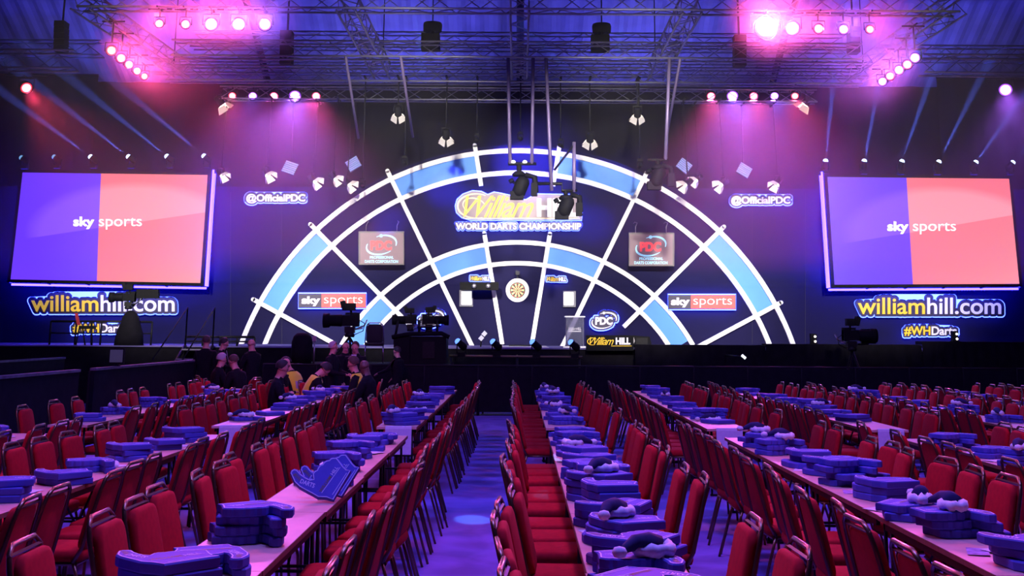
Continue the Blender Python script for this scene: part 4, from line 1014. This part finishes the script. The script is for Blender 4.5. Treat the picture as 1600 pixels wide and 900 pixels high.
# ------------------------------------------------------------------ pink wash lights
def wash_mat(name, c, es): return mat(name, (.05, .05, .05), .3, emit=c, es=es)
LENS = {'p': wash_mat('pink_lens', (1, .22, .42), 9), 'r': wash_mat('red_lens', (1, .16, .20), 7), 'v': wash_mat('violet_lens', (.75, .32, 1), 9), 'w': wash_mat('hot_lens', (1, .42, .66), 22)}
RIM = {'p': wash_mat('pink_rim', (1, .03, .14), 1.6), 'r': wash_mat('red_rim', (1, .02, .05), 1.6), 'v': wash_mat('violet_rim', (.35, .06, 1), 1.8), 'w': wash_mat('hot_rim', (1, .05, .3), 5)}
LCOL = {'p': (1, .10, .38), 'r': (1, .06, .16), 'v': (.40, .12, 1), 'w': (1, .10, .42)}
def wash_light(px, py, Y, rad, kind, label, aim, ztop, group, power, cone=26):
    c = at(px, py, Y); root = empty('wash_light', c, 0, label, 'stage light', group); a = (Vector(aim) - c).normalized()
    M = a.to_track_quat('Z', 'Y').to_matrix().to_4x4(); r = rad * 1.12 / ppm(Y)
    b = MB(); b.lathe([(r * .5, -.30), (r * .95, -.22), (r * 1.18, -.02), (r * 1.2, .05), (r * 1.04, .05), (r * 1.02, .01)], 18, M=M); b.build('housing', PLAST, root)
    b = MB(); b.lathe([(r * 1.02, .012), (r * .80, .03)], 18, M=M); b.build('lens_rim', RIM[kind], root)
    b = MB(); b.lathe([(r * .80, .0301), (r * .45, .05), (r * .05, .056)], 18, M=M); b.build('lens', LENS[kind], root)
    h = max(ztop - c.z, .3); b = MB(); b.tube([(-r * 1.35, 0, -.02), (-r * 1.35, 0, r * 1.7), (r * 1.35, 0, r * 1.7), (r * 1.35, 0, -.02)], .016); b.tube([(0, 0, r * 1.7), (0, 0, h)], .02); b.tube([(0, -.26, h), (0, .26, h)], .02); b.tube([(-.26, 0, h), (.26, 0, h)], .02); b.build('yoke', STEEL, root)
    if power: lamp('wash_beam', 'SPOT', c + a * .12, power, LCOL[kind], c + a * 10, r * .8, cone, .9)
    return root
PW = 1000
for i, (x, y, rd, k, pw) in enumerate(((249, 37, 6, 'p', 1), (290, 38, 6.5, 'p', 1), (330, 38, 9, 'w', 3), (373, 38, 9, 'w', 3), (414, 38, 9, 'v', 2))):
    wash_light(x, y, YF, rd, k, f'glowing pink wash light under the front truss at left, {ORD[i]} of five from the left', (-3 + i * .4, 4, 4.2), ZT, 'pink lights under the front truss', PW * pw)
for i, (x, y, rd, k, pw) in enumerate(((1197, 43, 16, 'w', 12), (1238, 44, 10, 'w', 2.2), (1279, 45, 7, 'p', 1), (1318, 46, 7, 'v', 1), (1359, 46, 6, 'r', 1))):
    wash_light(x, y, YF, rd, k, ('largest and brightest pink wash light, under the front truss at right' if i == 0 else f'glowing pink wash light under the front truss at right, {ORD[i]} after the brightest one'), (1.5 + i * .6, 4, 4.2), ZT, 'pink lights under the front truss', PW * pw)
for i, (x, y, rd) in enumerate(((174, 79, 7), (189, 91, 6.5), (201.5, 101, 6), (214, 111, 5.5), (225.5, 119.5, 5))):
    Y = 26.8 + i * 1.15; wash_light(x, y, Y, rd, 'r' if i in (0, 4) else 'p', f'red wash light below the left side truss, {ORD[i]} from the front', (1, 6, 4.5), ZT, 'red lights below the left side truss', PW * .7)
for i, (x, y, rd) in enumerate(((1430, 90.5, 7), (1418, 101, 6.5), (1405, 109.5, 6.5), (1391, 119, 6), (1379, 127.5, 6))):
    Y = 26.8 + i * 1.15; wash_light(x, y, Y, rd, 'p' if i % 2 else 'v', f'pink wash light below the right side truss, {ORD[i]} from the front', (-1, 6, 4.5), ZT, 'pink lights below the right side truss', PW * .7)
zl = at(810, 158, 35).z
for i, (x, y, rd, k, pw) in enumerate(((363, 149, 5.5, 'r', .8), (395, 149.5, 6, 'v', 1), (428, 149.5, 6, 'p', 1.2), (461, 149.5, 8.5, 'v', 3), (494, 149.5, 6, 'p', 1.4))):
    wash_light(x, y, 35, rd, k, f'glowing rear wash light left of the arch, {ORD[i]} of five from the left', (-6.2 + i * .5, 23, 1), zl, 'rear lights left of the arch', PW * pw * 1.15, 40)
for i, (x, y, rd, k, pw) in enumerate(((1111, 149.5, 6, 'p', 1.4), (1144.5, 149.5, 8, 'v', 3), (1177.5, 149.5, 6, 'p', 1.2), (1210, 149.5, 6, 'v', 1), (1242, 149.5, 5.5, 'r', .8))):
    wash_light(x, y, 35, rd, k, f'glowing rear wash light right of the arch, {ORD[i]} of five from the left', (4.2 + i * .5, 23, 1), zl, 'rear lights right of the arch', PW * pw * 1.15, 40)
wash_light(41, 137, 33.5, 8, 'r', 'single tilted red wash light beside the far left drape', (-7, 24, 3), at(41, 113, 31).z, None, PW)
wash_light(1571, 140, 33.5, 9, 'v', 'single tilted violet wash light beside the far right drape', (9, 20, 2), at(1571, 113, 31).z, None, PW)
# ------------------------------------------------------------------ beam lights on top of the screens
BEAM = mat('beam_lens', (.2, .3, .9), .2, emit=(.45, .62, 1), es=6)
DIMB = mat('dim_beam_lens', (.2, .3, .9), .2, emit=(.2, .45, .8), es=1.0)
LX = [(38, 258, -1, 0), (89, 257, -.9, 0), (146, 257, -.85, 1), (205, 257, -.8, 1), (265, 256.5, -.78, 1), (323, 256, -.76, 1)]
RX = [(1290, 266, .06, 1), (1350, 266, .14, 1), (1408, 266.5, .28, 1), (1465, 267, .42, 1), (1522, 267, .62, 1), (1579, 267, .8, .6)]
for k, L_ in enumerate((LX, RX)):
    for i, (x, y, dx, on) in enumerate(L_):
        Yb = D - .72; q = at(x, y + 6, Yb)
        aim = Vector((dx, -.30, .62 if k == 0 else .9)).normalized()
        root, lp = moving_head(q, aim, f'small {"blue-white beam" if on else "dim"} light on top of the {("left", "right")[k]} screen, {ORD[i]} from the left', BEAM if on else DIMB, .72, group=f'beam lights on top of the {("left", "right")[k]} screen')
        if on: lamp('beam_ray', 'SPOT', q + lp + aim * .05, 300000 * on, (.10, .16, 1), q + lp + aim * 9, .03, 5.5, .25)
# ------------------------------------------------------------------ stage lanterns with barn doors
HOT = mat('tungsten_lens', (1, .9, .7), .3, emit=(1, .86, .62), es=40); FLAP = mat('barn_door', (.55, .52, .50), .45)
def lantern(px, py, Y, aim, label, zt, s=1.0, hot=HOT, group=None):
    c = at(px, py, Y); root = empty('stage_lantern', c, 0, label, 'stage light', group); a = Vector(aim).normalized(); M = a.to_track_quat('Z', 'Y').to_matrix().to_4x4() @ Matrix.Diagonal((s, s, s, 1))
    b = MB(); b.lathe([(.06, -.30), (.11, -.26), (.115, .0), (.125, .02)], 14, M=M); b.build('housing', PLAST, root)
    b = MB(); b.lathe([(.112, .021), (.06, .035), (.01, .04)], 14, M=M); b.build('lens', hot, root)
    for k in range(4):
        Mk = M @ Matrix.Rotation(R(90 * k + 45), 4, 'Z'); w0, w1 = .10, .15
        b = MB(); P = [Vector((-w0, .125, .03)), Vector((w0, .125, .03)), Vector((w1, .21, .22)), Vector((-w1, .21, .22))]; Q = [p + Vector((0, .012, 0)) for p in P]
        b.add([Mk @ p for p in P + Q], [(0, 1, 2, 3), (7, 6, 5, 4), (0, 4, 5, 1), (1, 5, 6, 2), (2, 6, 7, 3), (3, 7, 4, 0)]); b.build('barn_door', FLAP, root)
    b = MB(); b.tube([M @ Vector((-.14, 0, -.1)), M @ Vector((-.14, 0, -.1)) + Vector((0, .0, .22 * s)), M @ Vector((.14, 0, -.1)) + Vector((0, 0, .22 * s)), M @ Vector((.14, 0, -.1))], .014)
    b.tube([M @ Vector((0, 0, -.1)) + Vector((0, 0, .22 * s)), Vector((0, 0, max(zt - c.z, .4)))], .018); b.tube([(0, -.4, zt - c.z), (0, .4, zt - c.z)], .034); b.build('yoke', STEEL, root)
    return root
for i, (x, y, dx, dy) in enumerate(((622, 178, 0, 1), (697, 214, 0, .9), (996, 180, 0, 1), (922, 219, 0, .9))):
    lantern(x, y, YK, (dx, .72, -.7), f'small lit stage lantern hanging over the arch, {("outer left", "inner left", "outer right", "inner right")[i]} one of four', ZT, .85, group='lanterns over the arch')
lantern(347, 163, 35, (.55, .35, -.75), 'bright barn door lantern under the rear pink lights on the left', zl, 1.0)
lantern(1258, 162, 35, (-.55, .35, -.75), 'bright barn door lantern under the rear pink lights on the right', zl, 1.0)
# a low bar each side carries the side lanterns
zb_ = at(460, 240, 35.2).z
for k, (xa, xb) in enumerate(((338, 560), (1050, 1232))):
    pass
for k, (side, L_) in enumerate((('left', ((348, 273, .5, .9), (419, 272, .5, 1.0), (492, 283, .8, 1.0), (524, 279, .75, .9), (546, 288, .75, 1.0))), ('right', ((1213, 287, -.5, 1.0), (1127, 288, -.8, 1.0), (1088, 281, -.75, .9), (1071, 288, -.75, 1.0))))):
    for i, (x, y, dx, s) in enumerate(L_):
        lantern(x, y, 34.75 if i % 2 else 35.2, (dx, -.25, -.55), f'lit lantern with open barn doors beside the arch, {side} side, {ORD[i]} from outside', zl, s * .85, group=f'side lanterns on the {side}')
# finned panel lights, seen edge on from below
FIN = mat('panel_fin', (.16, .20, .42), .5, emit=(.30, .42, .95), es=.28)
for i, (x, y, rot, lab) in enumerate(((453, 262, -18, 'left of the arch, outer'), (552, 256, 32, 'left of the arch, inner'), (1069, 259, -38, 'right of the arch, inner'), (1163, 266, -32, 'right of the arch, outer'))):
    Yp_ = 35.36; c = at(x, y, Yp_); root = empty('panel_light', c, 0, f'tilted finned panel light {lab} of the pair', 'stage light', 'finned panel lights')
    M = Matrix.Rotation(R(-rot), 4, 'Y') @ Matrix.Rotation(R(-25), 4, 'X')
    b = MB(); b.cbox((0, .04, 0), (.40, .05, .40), M=M); b.build('casing', PLAST, root)
    for k in range(6): b = MB(); b.cbox(M @ Vector((0, 0, -.165 + .066 * k)), (.38, .04, .04), M=M); b.build('fin', FIN, root)
    b = MB(); b.tube([M @ Vector((0, .06, 0)), (0, .15, .3), (0, .1, zl - c.z)], .018); b.tube([(0, -.4, zl - c.z), (0, .2, zl - c.z)], .018); b.build('yoke', STEEL, root)
# ------------------------------------------------------------------ blue spots that mark the top of the arch
for i, (x, y, tx, ty) in enumerate(((745, 220, 700, 290), (813, 217, 830, 250), (876, 228, 960, 260), (632, 255, 690, 300), (566, 290, 610, 350), (1000, 260, 930, 350))):
    Ys = YK; c = at(x, y, Ys); t = at(tx, ty, D); a = (t - c).normalized()
    root, lp = moving_head(c + Vector((0, 0, .2)), a, f'small blue spot over the arch, {ORD[i]} of the six built in order from its crown'.replace('built in order from its crown', 'around its rim'), BLENS, .5, hang=True, group='blue spots over the arch')
    b = MB(); b.tube([(0, 0, 0), (0, 0, ZT - c.z - .2)], .018); b.tube([(0, -.3, ZT - c.z - .2), (0, .3, ZT - c.z - .2)], .034); b.build('drop_rod', STEEL, root)
    lamp('blue_spot', 'SPOT', c + a * .25, 2600 if i != 1 else 9000, (.08, .05, 1), t, .06, 44 if i == 1 else 20, .95)
# ------------------------------------------------------------------ drop poles and hanging cameras
ZX = at(810, 92, 30).z
POLE = mat('painted_pole', (.16, .12, .24), .5, .4)
for i, (a_, b_, ya, yb) in enumerate((((540, 88), (560, 216), 27.5, 31.5), ((626, 92), (645, 214), 27.5, 31.5), ((1063, 84), (1041, 216), 27.5, 31.5))):
    p, q = at(*a_, 29.8), at(*b_, 32.5); p.z = ZX; b = MB(); b.tube([(0, 0, 0), q - p], .035, 8); o = b.build('drop_pole', POLE, loc=p); tag(o, f'slanting purple-lit pole dropping from the grid, {("outermost on the left", "just left of the central truss", "right of the central truss")[i]}', 'pole')
def hang_cam(label, poles, bar, mount, body, Y, flip=1):
    root, off = at_base('hanging_camera', at(body[0], body[1], Y), label, 'camera'); c = at(body[0], body[1], Y); k = 1 / ppm(Y)
    for pl in poles: b = MB(); pt(b, pl, Y, .045, 8); b.build('drop_pole', POLE, root, off)
    b = MB(); pt(b, bar, Y, .04); b.build('crossbar', STEEL, root, off)
    b = MB(); pt(b, mount, Y, .06); b.lathe([(.16, -.05), (.18, 0), (.10, .07)], 12, M=Matrix.Translation(at(mount[-1][0], mount[-1][1], Y))); b.build('mount', PLAST, root, off)
    w = 26 * k
    b = MB(); b.tube([c + Vector((.1, 0, .32)), c + Vector((.34 * flip, 0, .26)), c + Vector((.36 * flip, 0, -.12))], .075); b.cbox(c + Vector((.33 * flip, 0, -.05)), (.16, .2, .32)); b.build('pan_arm', PLAST, root, off)
    b = MB(); b.lathe([(.10, -.26), (.17, -.18), (.17, .14), (.12, .24)], 12, M=Matrix.Translation(c + Vector((0, -.02, .02))) @ Matrix.Rotation(R(22), 4, 'Y')); b.cbox(c + Vector((-.10, 0, -.20)), (.34, .24, .20)); b.build('camera_body', PLAST, root, off)
    b = MB(); b.lathe([(.05, -.06), (.06, 0), (.05, .06)], 10, M=Matrix.Translation(c + Vector((-.24 * flip, -.05, .16))) @ Matrix.Rotation(R(60), 4, 'Y')); b.tube([c + Vector((-.2 * flip, 0, .12)), c + Vector((0, 0, .1))], .03); b.build('side_lens', PLAST, root, off)
    return root
hang_cam('black remote camera hanging left of centre before the title sign', [((794, 91), (797, 256)), ((833, 91), (831, 256))], [(794, 256), (838, 256)], [(811, 256), (811, 272)], (814, 293), 29.8, 1)
hang_cam('black remote camera hanging lower right of centre over the title sign', [((853, 91), (862, 298)), ((897, 222), (897, 300))], [(838, 287), (878, 287), (878, 298), (902, 298)], [(884, 298), (884, 309)], (884, 324), 29.8, 1)
for i, xx in enumerate((802, 820)): 
    q = at(xx, 254, 29.8); o = MB().lathe([(.045, -.02), (.06, .0), (.045, .04), (.01, .06)], 10).build('crossbar_bulb', LAMPW, loc=q); tag(o, f'small bright bulb on the hanging crossbar, {("left", "right")[i]} of the pair', 'lamp')
hang_cam('black remote camera hanging at the right shoulder of the arch', [((1046, 92), (1040, 250))], [(1012, 250), (1044, 250)], [(1028, 250), (1028, 262)], (1028, 278), 29.8, 1)
p, q = at(897, 226, 29.8), at(866, 266, 29.8); b = MB(); b.tube([(0, 0, 0), q - p], .03); tag(b.build('bracing_bar', STEEL, loc=p), 'slanting black bracing bar between the two hanging camera frames', 'bar')
# stray pin beams that mark the floor and a few tables
for i, (px, py, z, rr_, pw) in enumerate(((738, 812, 0, .19, 1), (874, 689, .86, .16, .7), (1470, 672, .84, .22, .8), (240, 650, .8, .25, .35), (1330, 682, 0, .3, .6))):
    t = atz(px, py, z); src = Vector((t.x * .4 + (2 if i % 2 else -2), 24.2, 8.3)); L = (t - src).length
    lamp('pin_beam', 'SPOT', src, 9000 * pw * (L / 15) ** 2, (.06, .30, 1), t, .02, math.degrees(2 * math.atan(rr_ / L)), .35)
# ------------------------------------------------------------------ people
SKIN = mat('skin', (.60, .28, .19), .55, var=.06); SKIN2 = mat('dark_skin', (.16, .075, .05), .5, var=.06)
SUIT = mat('dark_suit', (.009, .008, .011), .9, var=.2, spec=.15); SHIRT = mat('pale_shirt', (.5, .46, .55), .8); SHOE = mat('black_shoe', (.01, .01, .01), .4)
HIVIS = mat('hi_vis_yellow', (.85, .80, .02), .7, sheen=.2); BAND = mat('silver_band', (.5, .45, .45), .35, .3)
HAIRD = mat('dark_hair', (.02, .014, .012), .7); HAIRG = mat('grey_hair', (.42, .36, .36), .7); HAIRB = mat('brown_hair', (.07, .035, .02), .7)
def skin_body(J, E, Rd):
    """J: joints, E: bones with a region, Rd: radius per joint -> evaluated mesh (verts, faces, region per face)"""
    names = list(J); ix = {n: i for i, n in enumerate(names)}
    me = bpy.data.meshes.new('b'); me.from_pydata([J[n] for n in names], [(ix[a], ix[b_]) for a, b_, _ in E], [])
    o = bpy.data.objects.new('b', me); COL.objects.link(o)
    o.modifiers.new('s', 'SKIN'); o.modifiers['s'].use_smooth_shade = True
    sv = me.skin_vertices[0].data
    for n in names: r = Rd[n]; sv[ix[n]].radius = r if isinstance(r, tuple) else (r, r); sv[ix[n]].use_root = n == 'pelvis'
    m = o.modifiers.new('d', 'SUBSURF'); m.levels = m.render_levels = 1
    dg = bpy.context.evaluated_depsgraph_get(); dg.update(); ev = bpy.data.meshes.new_from_object(o.evaluated_get(dg))
    vs = [v.co.copy() for v in ev.vertices]; fs = [tuple(p.vertices) for p in ev.polygons]; cs = [p.center.copy() for p in ev.polygons]
    bpy.data.objects.remove(o); bpy.data.meshes.remove(me); bpy.data.meshes.remove(ev)
    segs = [(Vector(J[a]), Vector(J[b_]), (Rd[a] if not isinstance(Rd[a], tuple) else max(Rd[a])), g) for a, b_, g in E]
    reg = []
    for c in cs:
        best = None
        for p, q, r, g in segs:
            d = q - p; t = max(0, min(1, (c - p).dot(d) / max(d.length_squared, 1e-9))); dist = (c - (p + d * t)).length - r * .6
            if best is None or dist < best[0]: best = (dist, g)
        reg.append(best[1])
    return vs, fs, reg
def person(label, loc, rz, seated=False, lean=0, height=1.76, bow=0, turn=0, arms='down', skin=SKIN, top=SUIT, legs=SUIT, hair=HAIRD, vest=False, tie=False, group=None):
    s = height / 1.76; J = {}; Rd = {}; E = []; V = Vector
    zp = .93 if not seated else .55
    Rl = Matrix.Rotation(-R(lean), 3, 'X'); piv = V((0, 0, zp))
    def T(x, y, z): return piv + Rl @ V((x, y, z - .93))
    def add(n, p, r): J[n] = V(p); Rd[n] = r
    add('pelvis', piv, (.175, .13)); add('waist', T(0, 0, 1.08), (.170, .13)); add('chest', T(0, 0, 1.28), (.195, .14)); add('collar', T(0, -.005, 1.43), (.15, .10))
    add('neck', T(0, .0, 1.515), .060)
    Rh = Matrix.Rotation(R(turn), 3, 'Z') @ Matrix.Rotation(-R(bow), 3, 'X'); nk = J['neck']
    def HH(x, y, z): return nk + Rl @ (Rh @ V((x, y, z)))
    add('jaw', HH(0, .03, .055), (.063, .070)); add('face', HH(0, .02, .12), (.076, .090)); add('brow', HH(0, .012, .17), (.078, .096)); add('crown', HH(0, .0, .225), (.056, .07))
    E += [('pelvis', 'waist', 'top'), ('waist', 'chest', 'top'), ('chest', 'collar', 'top'), ('collar', 'neck', 'skin'), ('neck', 'jaw', 'skin'), ('jaw', 'face', 'skin'), ('face', 'brow', 'skin'), ('brow', 'crown', 'skin')]
    add('nose', HH(0, .122, .105), .013); add('chin', HH(0, .085, .04), .026); E += [('face', 'nose', 'skin'), ('jaw', 'chin', 'skin')]
    for k, sx in (('l', -1), ('r', 1)):
        add('ear' + k, HH(sx * .082, .0, .12), .018); E.append(('face', 'ear' + k, 'skin'))
        sh = T(sx * .205, 0, 1.385); add('sh' + k, sh, .088)
        f = V((0, 1, 0)); ax = Rl
        if arms == 'down': el, wr = T(sx * .24, -.02, 1.12), T(sx * .25, .05, .88)
        elif arms == 'front': el, wr = T(sx * .25, .08, 1.13), T(sx * .12, .34, 1.08)
        elif arms == 'table': el = sh + V((sx * .06, .10, -.27)); wr = V((sx * .12, el.y + .24, .80))
        elif arms == 'gesture': el, wr = T(sx * .24, .04, 1.14), (T(sx * .16, .30, 1.14) if sx > 0 else T(sx * .24, .06, .90))
        elif arms == 'crossed': el, wr = T(sx * .25, .12, 1.14), T(-sx * .06, .22, 1.18)
        elif arms == 'reach': el, wr = (T(sx * .26, .16, 1.18), T(sx * .20, .42, 1.10)) if sx < 0 else (T(sx * .25, .02, 1.12), T(sx * .2, .2, .98))
        else: el, wr = T(sx * .24, .1, 1.14), T(sx * .1, .3, 1.2)
        add('el' + k, el, .058); add('wr' + k, wr, .034); d = (wr - el).normalized()
        lat = d.cross(V((0, 0, 1))); lat = lat.normalized() if lat.length > .1 else V((0, 1, 0))
        pm = wr + d * .055; add('palm' + k, pm, (.034, .020))
        E += [('chest', 'sh' + k, 'top'), ('sh' + k, 'el' + k, 'top'), ('el' + k, 'wr' + k, 'top'), ('wr' + k, 'palm' + k, 'skin')]
        for i, (o_, ln) in enumerate(((-.027, .062), (-.009, .074), (.009, .070), (.026, .055))):
            b0 = pm + d * .035 + lat * o_; add(f'f{i}{k}', b0, .0095); add(f'g{i}{k}', b0 + d * ln * .55 + V((0, 0, -.010)), .0088); add(f'h{i}{k}', b0 + d * ln + V((0, 0, -.030)), .0075)
            E += [('palm' + k, f'f{i}{k}', 'skin'), (f'f{i}{k}', f'g{i}{k}', 'skin'), (f'g{i}{k}', f'h{i}{k}', 'skin')]
        add('th' + k, wr + d * .03 - lat * .042 * sx, .011); add('ti' + k, wr + d * .075 - lat * .055 * sx, .009); E += [('palm' + k, 'th' + k, 'skin'), ('th' + k, 'ti' + k, 'skin')]
        if seated:
            add('hip' + k, V((sx * .09, .03, zp)), .085); add('kn' + k, V((sx * .13, .43, .50)), .062); add('an' + k, V((sx * .13, .40, .09)), .042); add('to' + k, V((sx * .15, .55, .035)), .034)
        else:
            add('hip' + k, V((sx * .10, 0, .86)), .088); add('kn' + k, V((sx * .115, .02, .49)), .060); add('an' + k, V((sx * .12, -.01, .09)), .042); add('to' + k, V((sx * .15, .15, .035)), .034)
        E += [('pelvis', 'hip' + k, 'legs'), ('hip' + k, 'kn' + k, 'legs'), ('kn' + k, 'an' + k, 'legs'), ('an' + k, 'to' + k, 'shoe')]
    vs, fs, reg = skin_body(J, E, Rd); vs = [v * s for v in vs]
    root = empty('person', loc, rz, label, 'person', group); lv = min(v.z for v in vs); vs = [v - V((0, 0, lv)) for v in vs]
    mi = {'skin': 0, 'top': 1, 'legs': 2, 'shoe': 3}; b = MB(); b.add(vs, fs, 0, True); b.m = [mi[g] for g in reg]; b.build('body', [skin, top, legs, SHOE], root)
    up = V((0, 0, -lv))
    def G(p): return V(p) * s + up
    hc, ha = G(J['face'] + (J['brow'] - J['face']) * .55), (Rl @ Rh)
    if hair is not None:
        b = MB(); P = []; n = 16
        for i, th in enumerate((0, 18, 36, 54, 72, 90, 108)):
            for j in range(n):
                a = 2 * math.pi * j / n; front = max(0, math.sin(a)); t = R(th * (1 - .60 * front)); bump = 1 + .03 * math.sin(5 * a + i)
                P.append(hc + ha @ (V((math.sin(t) * math.cos(a) * (.098 if vest else .090) * bump, math.sin(t) * math.sin(a) * (.116 if vest else .108) * bump - .010, math.cos(t) * (.122 if vest else .110) + .01)) * s))
        b.add(P, [(i * n + j, i * n + (j + 1) % n, (i + 1) * n + (j + 1) % n, (i + 1) * n + j) for i in range(6) for j in range(n)], 0, True); b.build('hair', hair, root)
    for sx in (-1, 1):
        b = MB(); b.lathe([(.002, -.009), (.009, 0), (.002, .009)], 8, M=Matrix.Translation(hc + ha @ V((sx * .032, .086, -.028)) * s)); b.build('eye', mat('eye', (.03, .02, .02), .2), root)
    b = MB(); b.tube([hc + ha @ V((x, .094 - abs(x), -.098)) * s for x in (-.024, -.01, 0, .01, .024)], .006, 5); b.build('mouth', mat('lips', (.32, .10, .09), .5), root)
    if vest:                                            # sleeveless waistcoat grown from the trunk of the body
        ids = [i for i, g in enumerate(reg) if g == 'top']; A, C = G(J['pelvis']), G(J['collar']); keep = []
        ax = (C - A).normalized()
        for i in ids:
            c = sum((vs[q] for q in fs[i]), V()) / len(fs[i]); h = (c - A).dot(ax) / (C - A).length; rad = ((c - A) - ax * (c - A).dot(ax)).length
            if .12 < h < 1.05 and abs(c.x) < .20 * s and rad < .23: keep.append((i, h))
        nr = {}
        for i, h in keep:
            f_ = fs[i]; nn = (vs[f_[1]] - vs[f_[0]]).cross(vs[f_[2]] - vs[f_[0]]).normalized()
            for q in f_: nr[q] = nr.get(q, V()) + nn
        mp = {q: k for k, q in enumerate(nr)}; b = MB(); b.add([vs[q] + nr[q].normalized() * .016 for q in nr], [tuple(mp[q] for q in fs[i]) for i, h in keep], 0, True)
        b.m = [1 if (.46 < h < .54) else 0 for i, h in keep]; b.build('high_visibility_vest', [HIVIS, BAND], root, label='yellow vest with silver bands')
    if tie or top is SUIT and not vest and arms in ('gesture',):
        c = G(J['collar']); w = G(J['waist']); f_ = Rl @ V((0, 1, 0))
        b = MB(); P = [c + f_ * .105 * s + V((-.055, 0, .05)), c + f_ * .105 * s + V((.055, 0, .05)), (c + w) / 2 + f_ * .158 * s + V((0, 0, -.02))]; b.add(P + [p + f_ * .008 for p in P], [(0, 1, 2), (5, 4, 3), (0, 3, 4, 1), (1, 4, 5, 2), (2, 5, 3, 0)]); b.build('shirt_front', SHIRT, root)
        if tie:
            b = MB(); n = 8; L_ = []
            for i in range(n + 1):
                p = c.lerp(w, i / n) + f_ * (.125 + .04 * math.sin(math.pi * min(1, i / n + .2))) * s; hw = .018 + .016 * i / n; L_ += [p + V((-hw, 0, 0)), p + V((hw, 0, 0))]
            b.add(L_, [(2 * i, 2 * i + 1, 2 * i + 3, 2 * i + 2) for i in range(n)]); b.m = [i % 2 for i in range(n)]; b.build('striped_tie', [SUIT, SHIRT], root)
    return root
def stand(px, Y, top_py): return Vector((at(px, 540, Y).x, Y, 0)), at(px, top_py, Y).z
p, h = stand(322, 26.6, 524); person('person in dark clothes with dark hair standing with back turned beside the steps', p, R(-10), height=h, hair=HAIRB)
p, h = stand(347, 26.3, 527); person('person in dark suit and open pale shirt gesturing, standing beside the steps', p, R(-75), height=h, arms='gesture', bow=14, hair=HAIRD)
p, h = stand(394, 26.0, 528); person('bald person in dark coat standing alone, seen from behind', p, R(60), height=h, hair=None, arms='front')
p, h = stand(520, 24.5, 533); person('grey haired person in dark suit, one of three standing close, looking sideways', p, R(-105), height=h, hair=HAIRG, arms='front')
p, h = stand(540, 26.4, 533); person('bald person half hidden between two others of the standing trio', p, R(-160), height=h, hair=None)
p, h = stand(556, 25.4, 533); person('person in dark suit with striped tie, one of three standing close', p, R(170), height=h, hair=HAIRB, tie=True, skin=SKIN, bow=10)
p, h = stand(622, 27.0, 541); person('person in dark clothes lit blue in the face, leaning by the camera platform', p, R(70), height=h, arms='reach', hair=HAIRD, bow=6)
def sit(px, Y): return Vector((at(px, 560, Y).x, Y, 0))
def chair_for(p, rz, lab):
    o = put(CHF, p, rz, lab, 'red banquet chairs'); o['category'] = 'chair'
for px, Y, rz, kw, lab in (
    (338, 24.7, R(-60), dict(hair=HAIRG, lean=8, arms='table'), 'grey haired person seated at the far end of the third table row left of aisle'),
    (378, 23.9, R(70), dict(hair=HAIRB, lean=14, arms='crossed'), 'brown haired person in black seated, turned away from the grey haired one'),
    (428, 19.3, R(-80), dict(hair=HAIRD, lean=10, arms='table'), 'person in dark coat seated nearest the camera on the left of the hall'),
    (438, 21.6, R(-95), dict(hair=None, lean=6, arms='crossed'), 'bald person seated behind the dark coated one'),
    (467, 23.2, R(70), dict(hair=HAIRD, lean=18, arms='table', vest=True, bow=15), 'person in yellow high visibility vest seated behind, facing away to the left'),
    (476, 21.9, R(-70), dict(hair=HAIRD, lean=26, arms='table', vest=True, bow=24), 'person in yellow high visibility vest bent over the table, plainly visible'),
    (566, 22.3, R(95), dict(hair=HAIRB, lean=12, arms='table', vest=True), 'person in yellow high visibility vest seated behind the bald person in black'),
    (581, 20.6, R(80), dict(hair=None, lean=8, arms='table', skin=SKIN2), 'bald person all in black seated sideways beside the aisle row')):
    p = sit(px, Y); person(lab, p, rz, seated=True, **kw)
    d = Matrix.Rotation(rz, 3, 'Z') @ Vector((0, -.05, 0))
    chair_for(p + d, rz, 'red chair under the ' + lab.split(' seated')[0].split(' bent')[0])
t = at(620, 551, 27) + Vector((-.03, -.08, 0)); lamp('pin_beam', 'SPOT', t + Vector((-4, -3, 6)), 700, (.06, .40, 1), t, .02, 1.9, .4)
for x, y in ((-4.2, 17), (-4.2, 12)): lamp('pink_fill_wash', 'SPOT', (x, y, 8.6), 500, PINK, (-3.8, 24, 1.2), .4, 44, .9)
# ------------------------------------------------------------------ thin stage haze
hz = bpy.data.materials.new('stage_haze'); hz.use_nodes = True; nt = hz.node_tree; nt.nodes.remove(nt.nodes['Principled BSDF'])
vsn = nt.nodes.new('ShaderNodeVolumeScatter'); vsn.inputs['Density'].default_value = .011; vsn.inputs['Anisotropy'].default_value = .75; vsn.inputs['Color'].default_value = (1, 1, 1, 1)
nt.links.new(vsn.outputs[0], nt.nodes['Material Output'].inputs['Volume'])
tag(MB().box(-21, 21.5, 3.2, 21, 36.95, 10.2).build('haze', hz), 'thin theatre haze hanging over the stage under the truss grid', 'haze', kind='stuff')
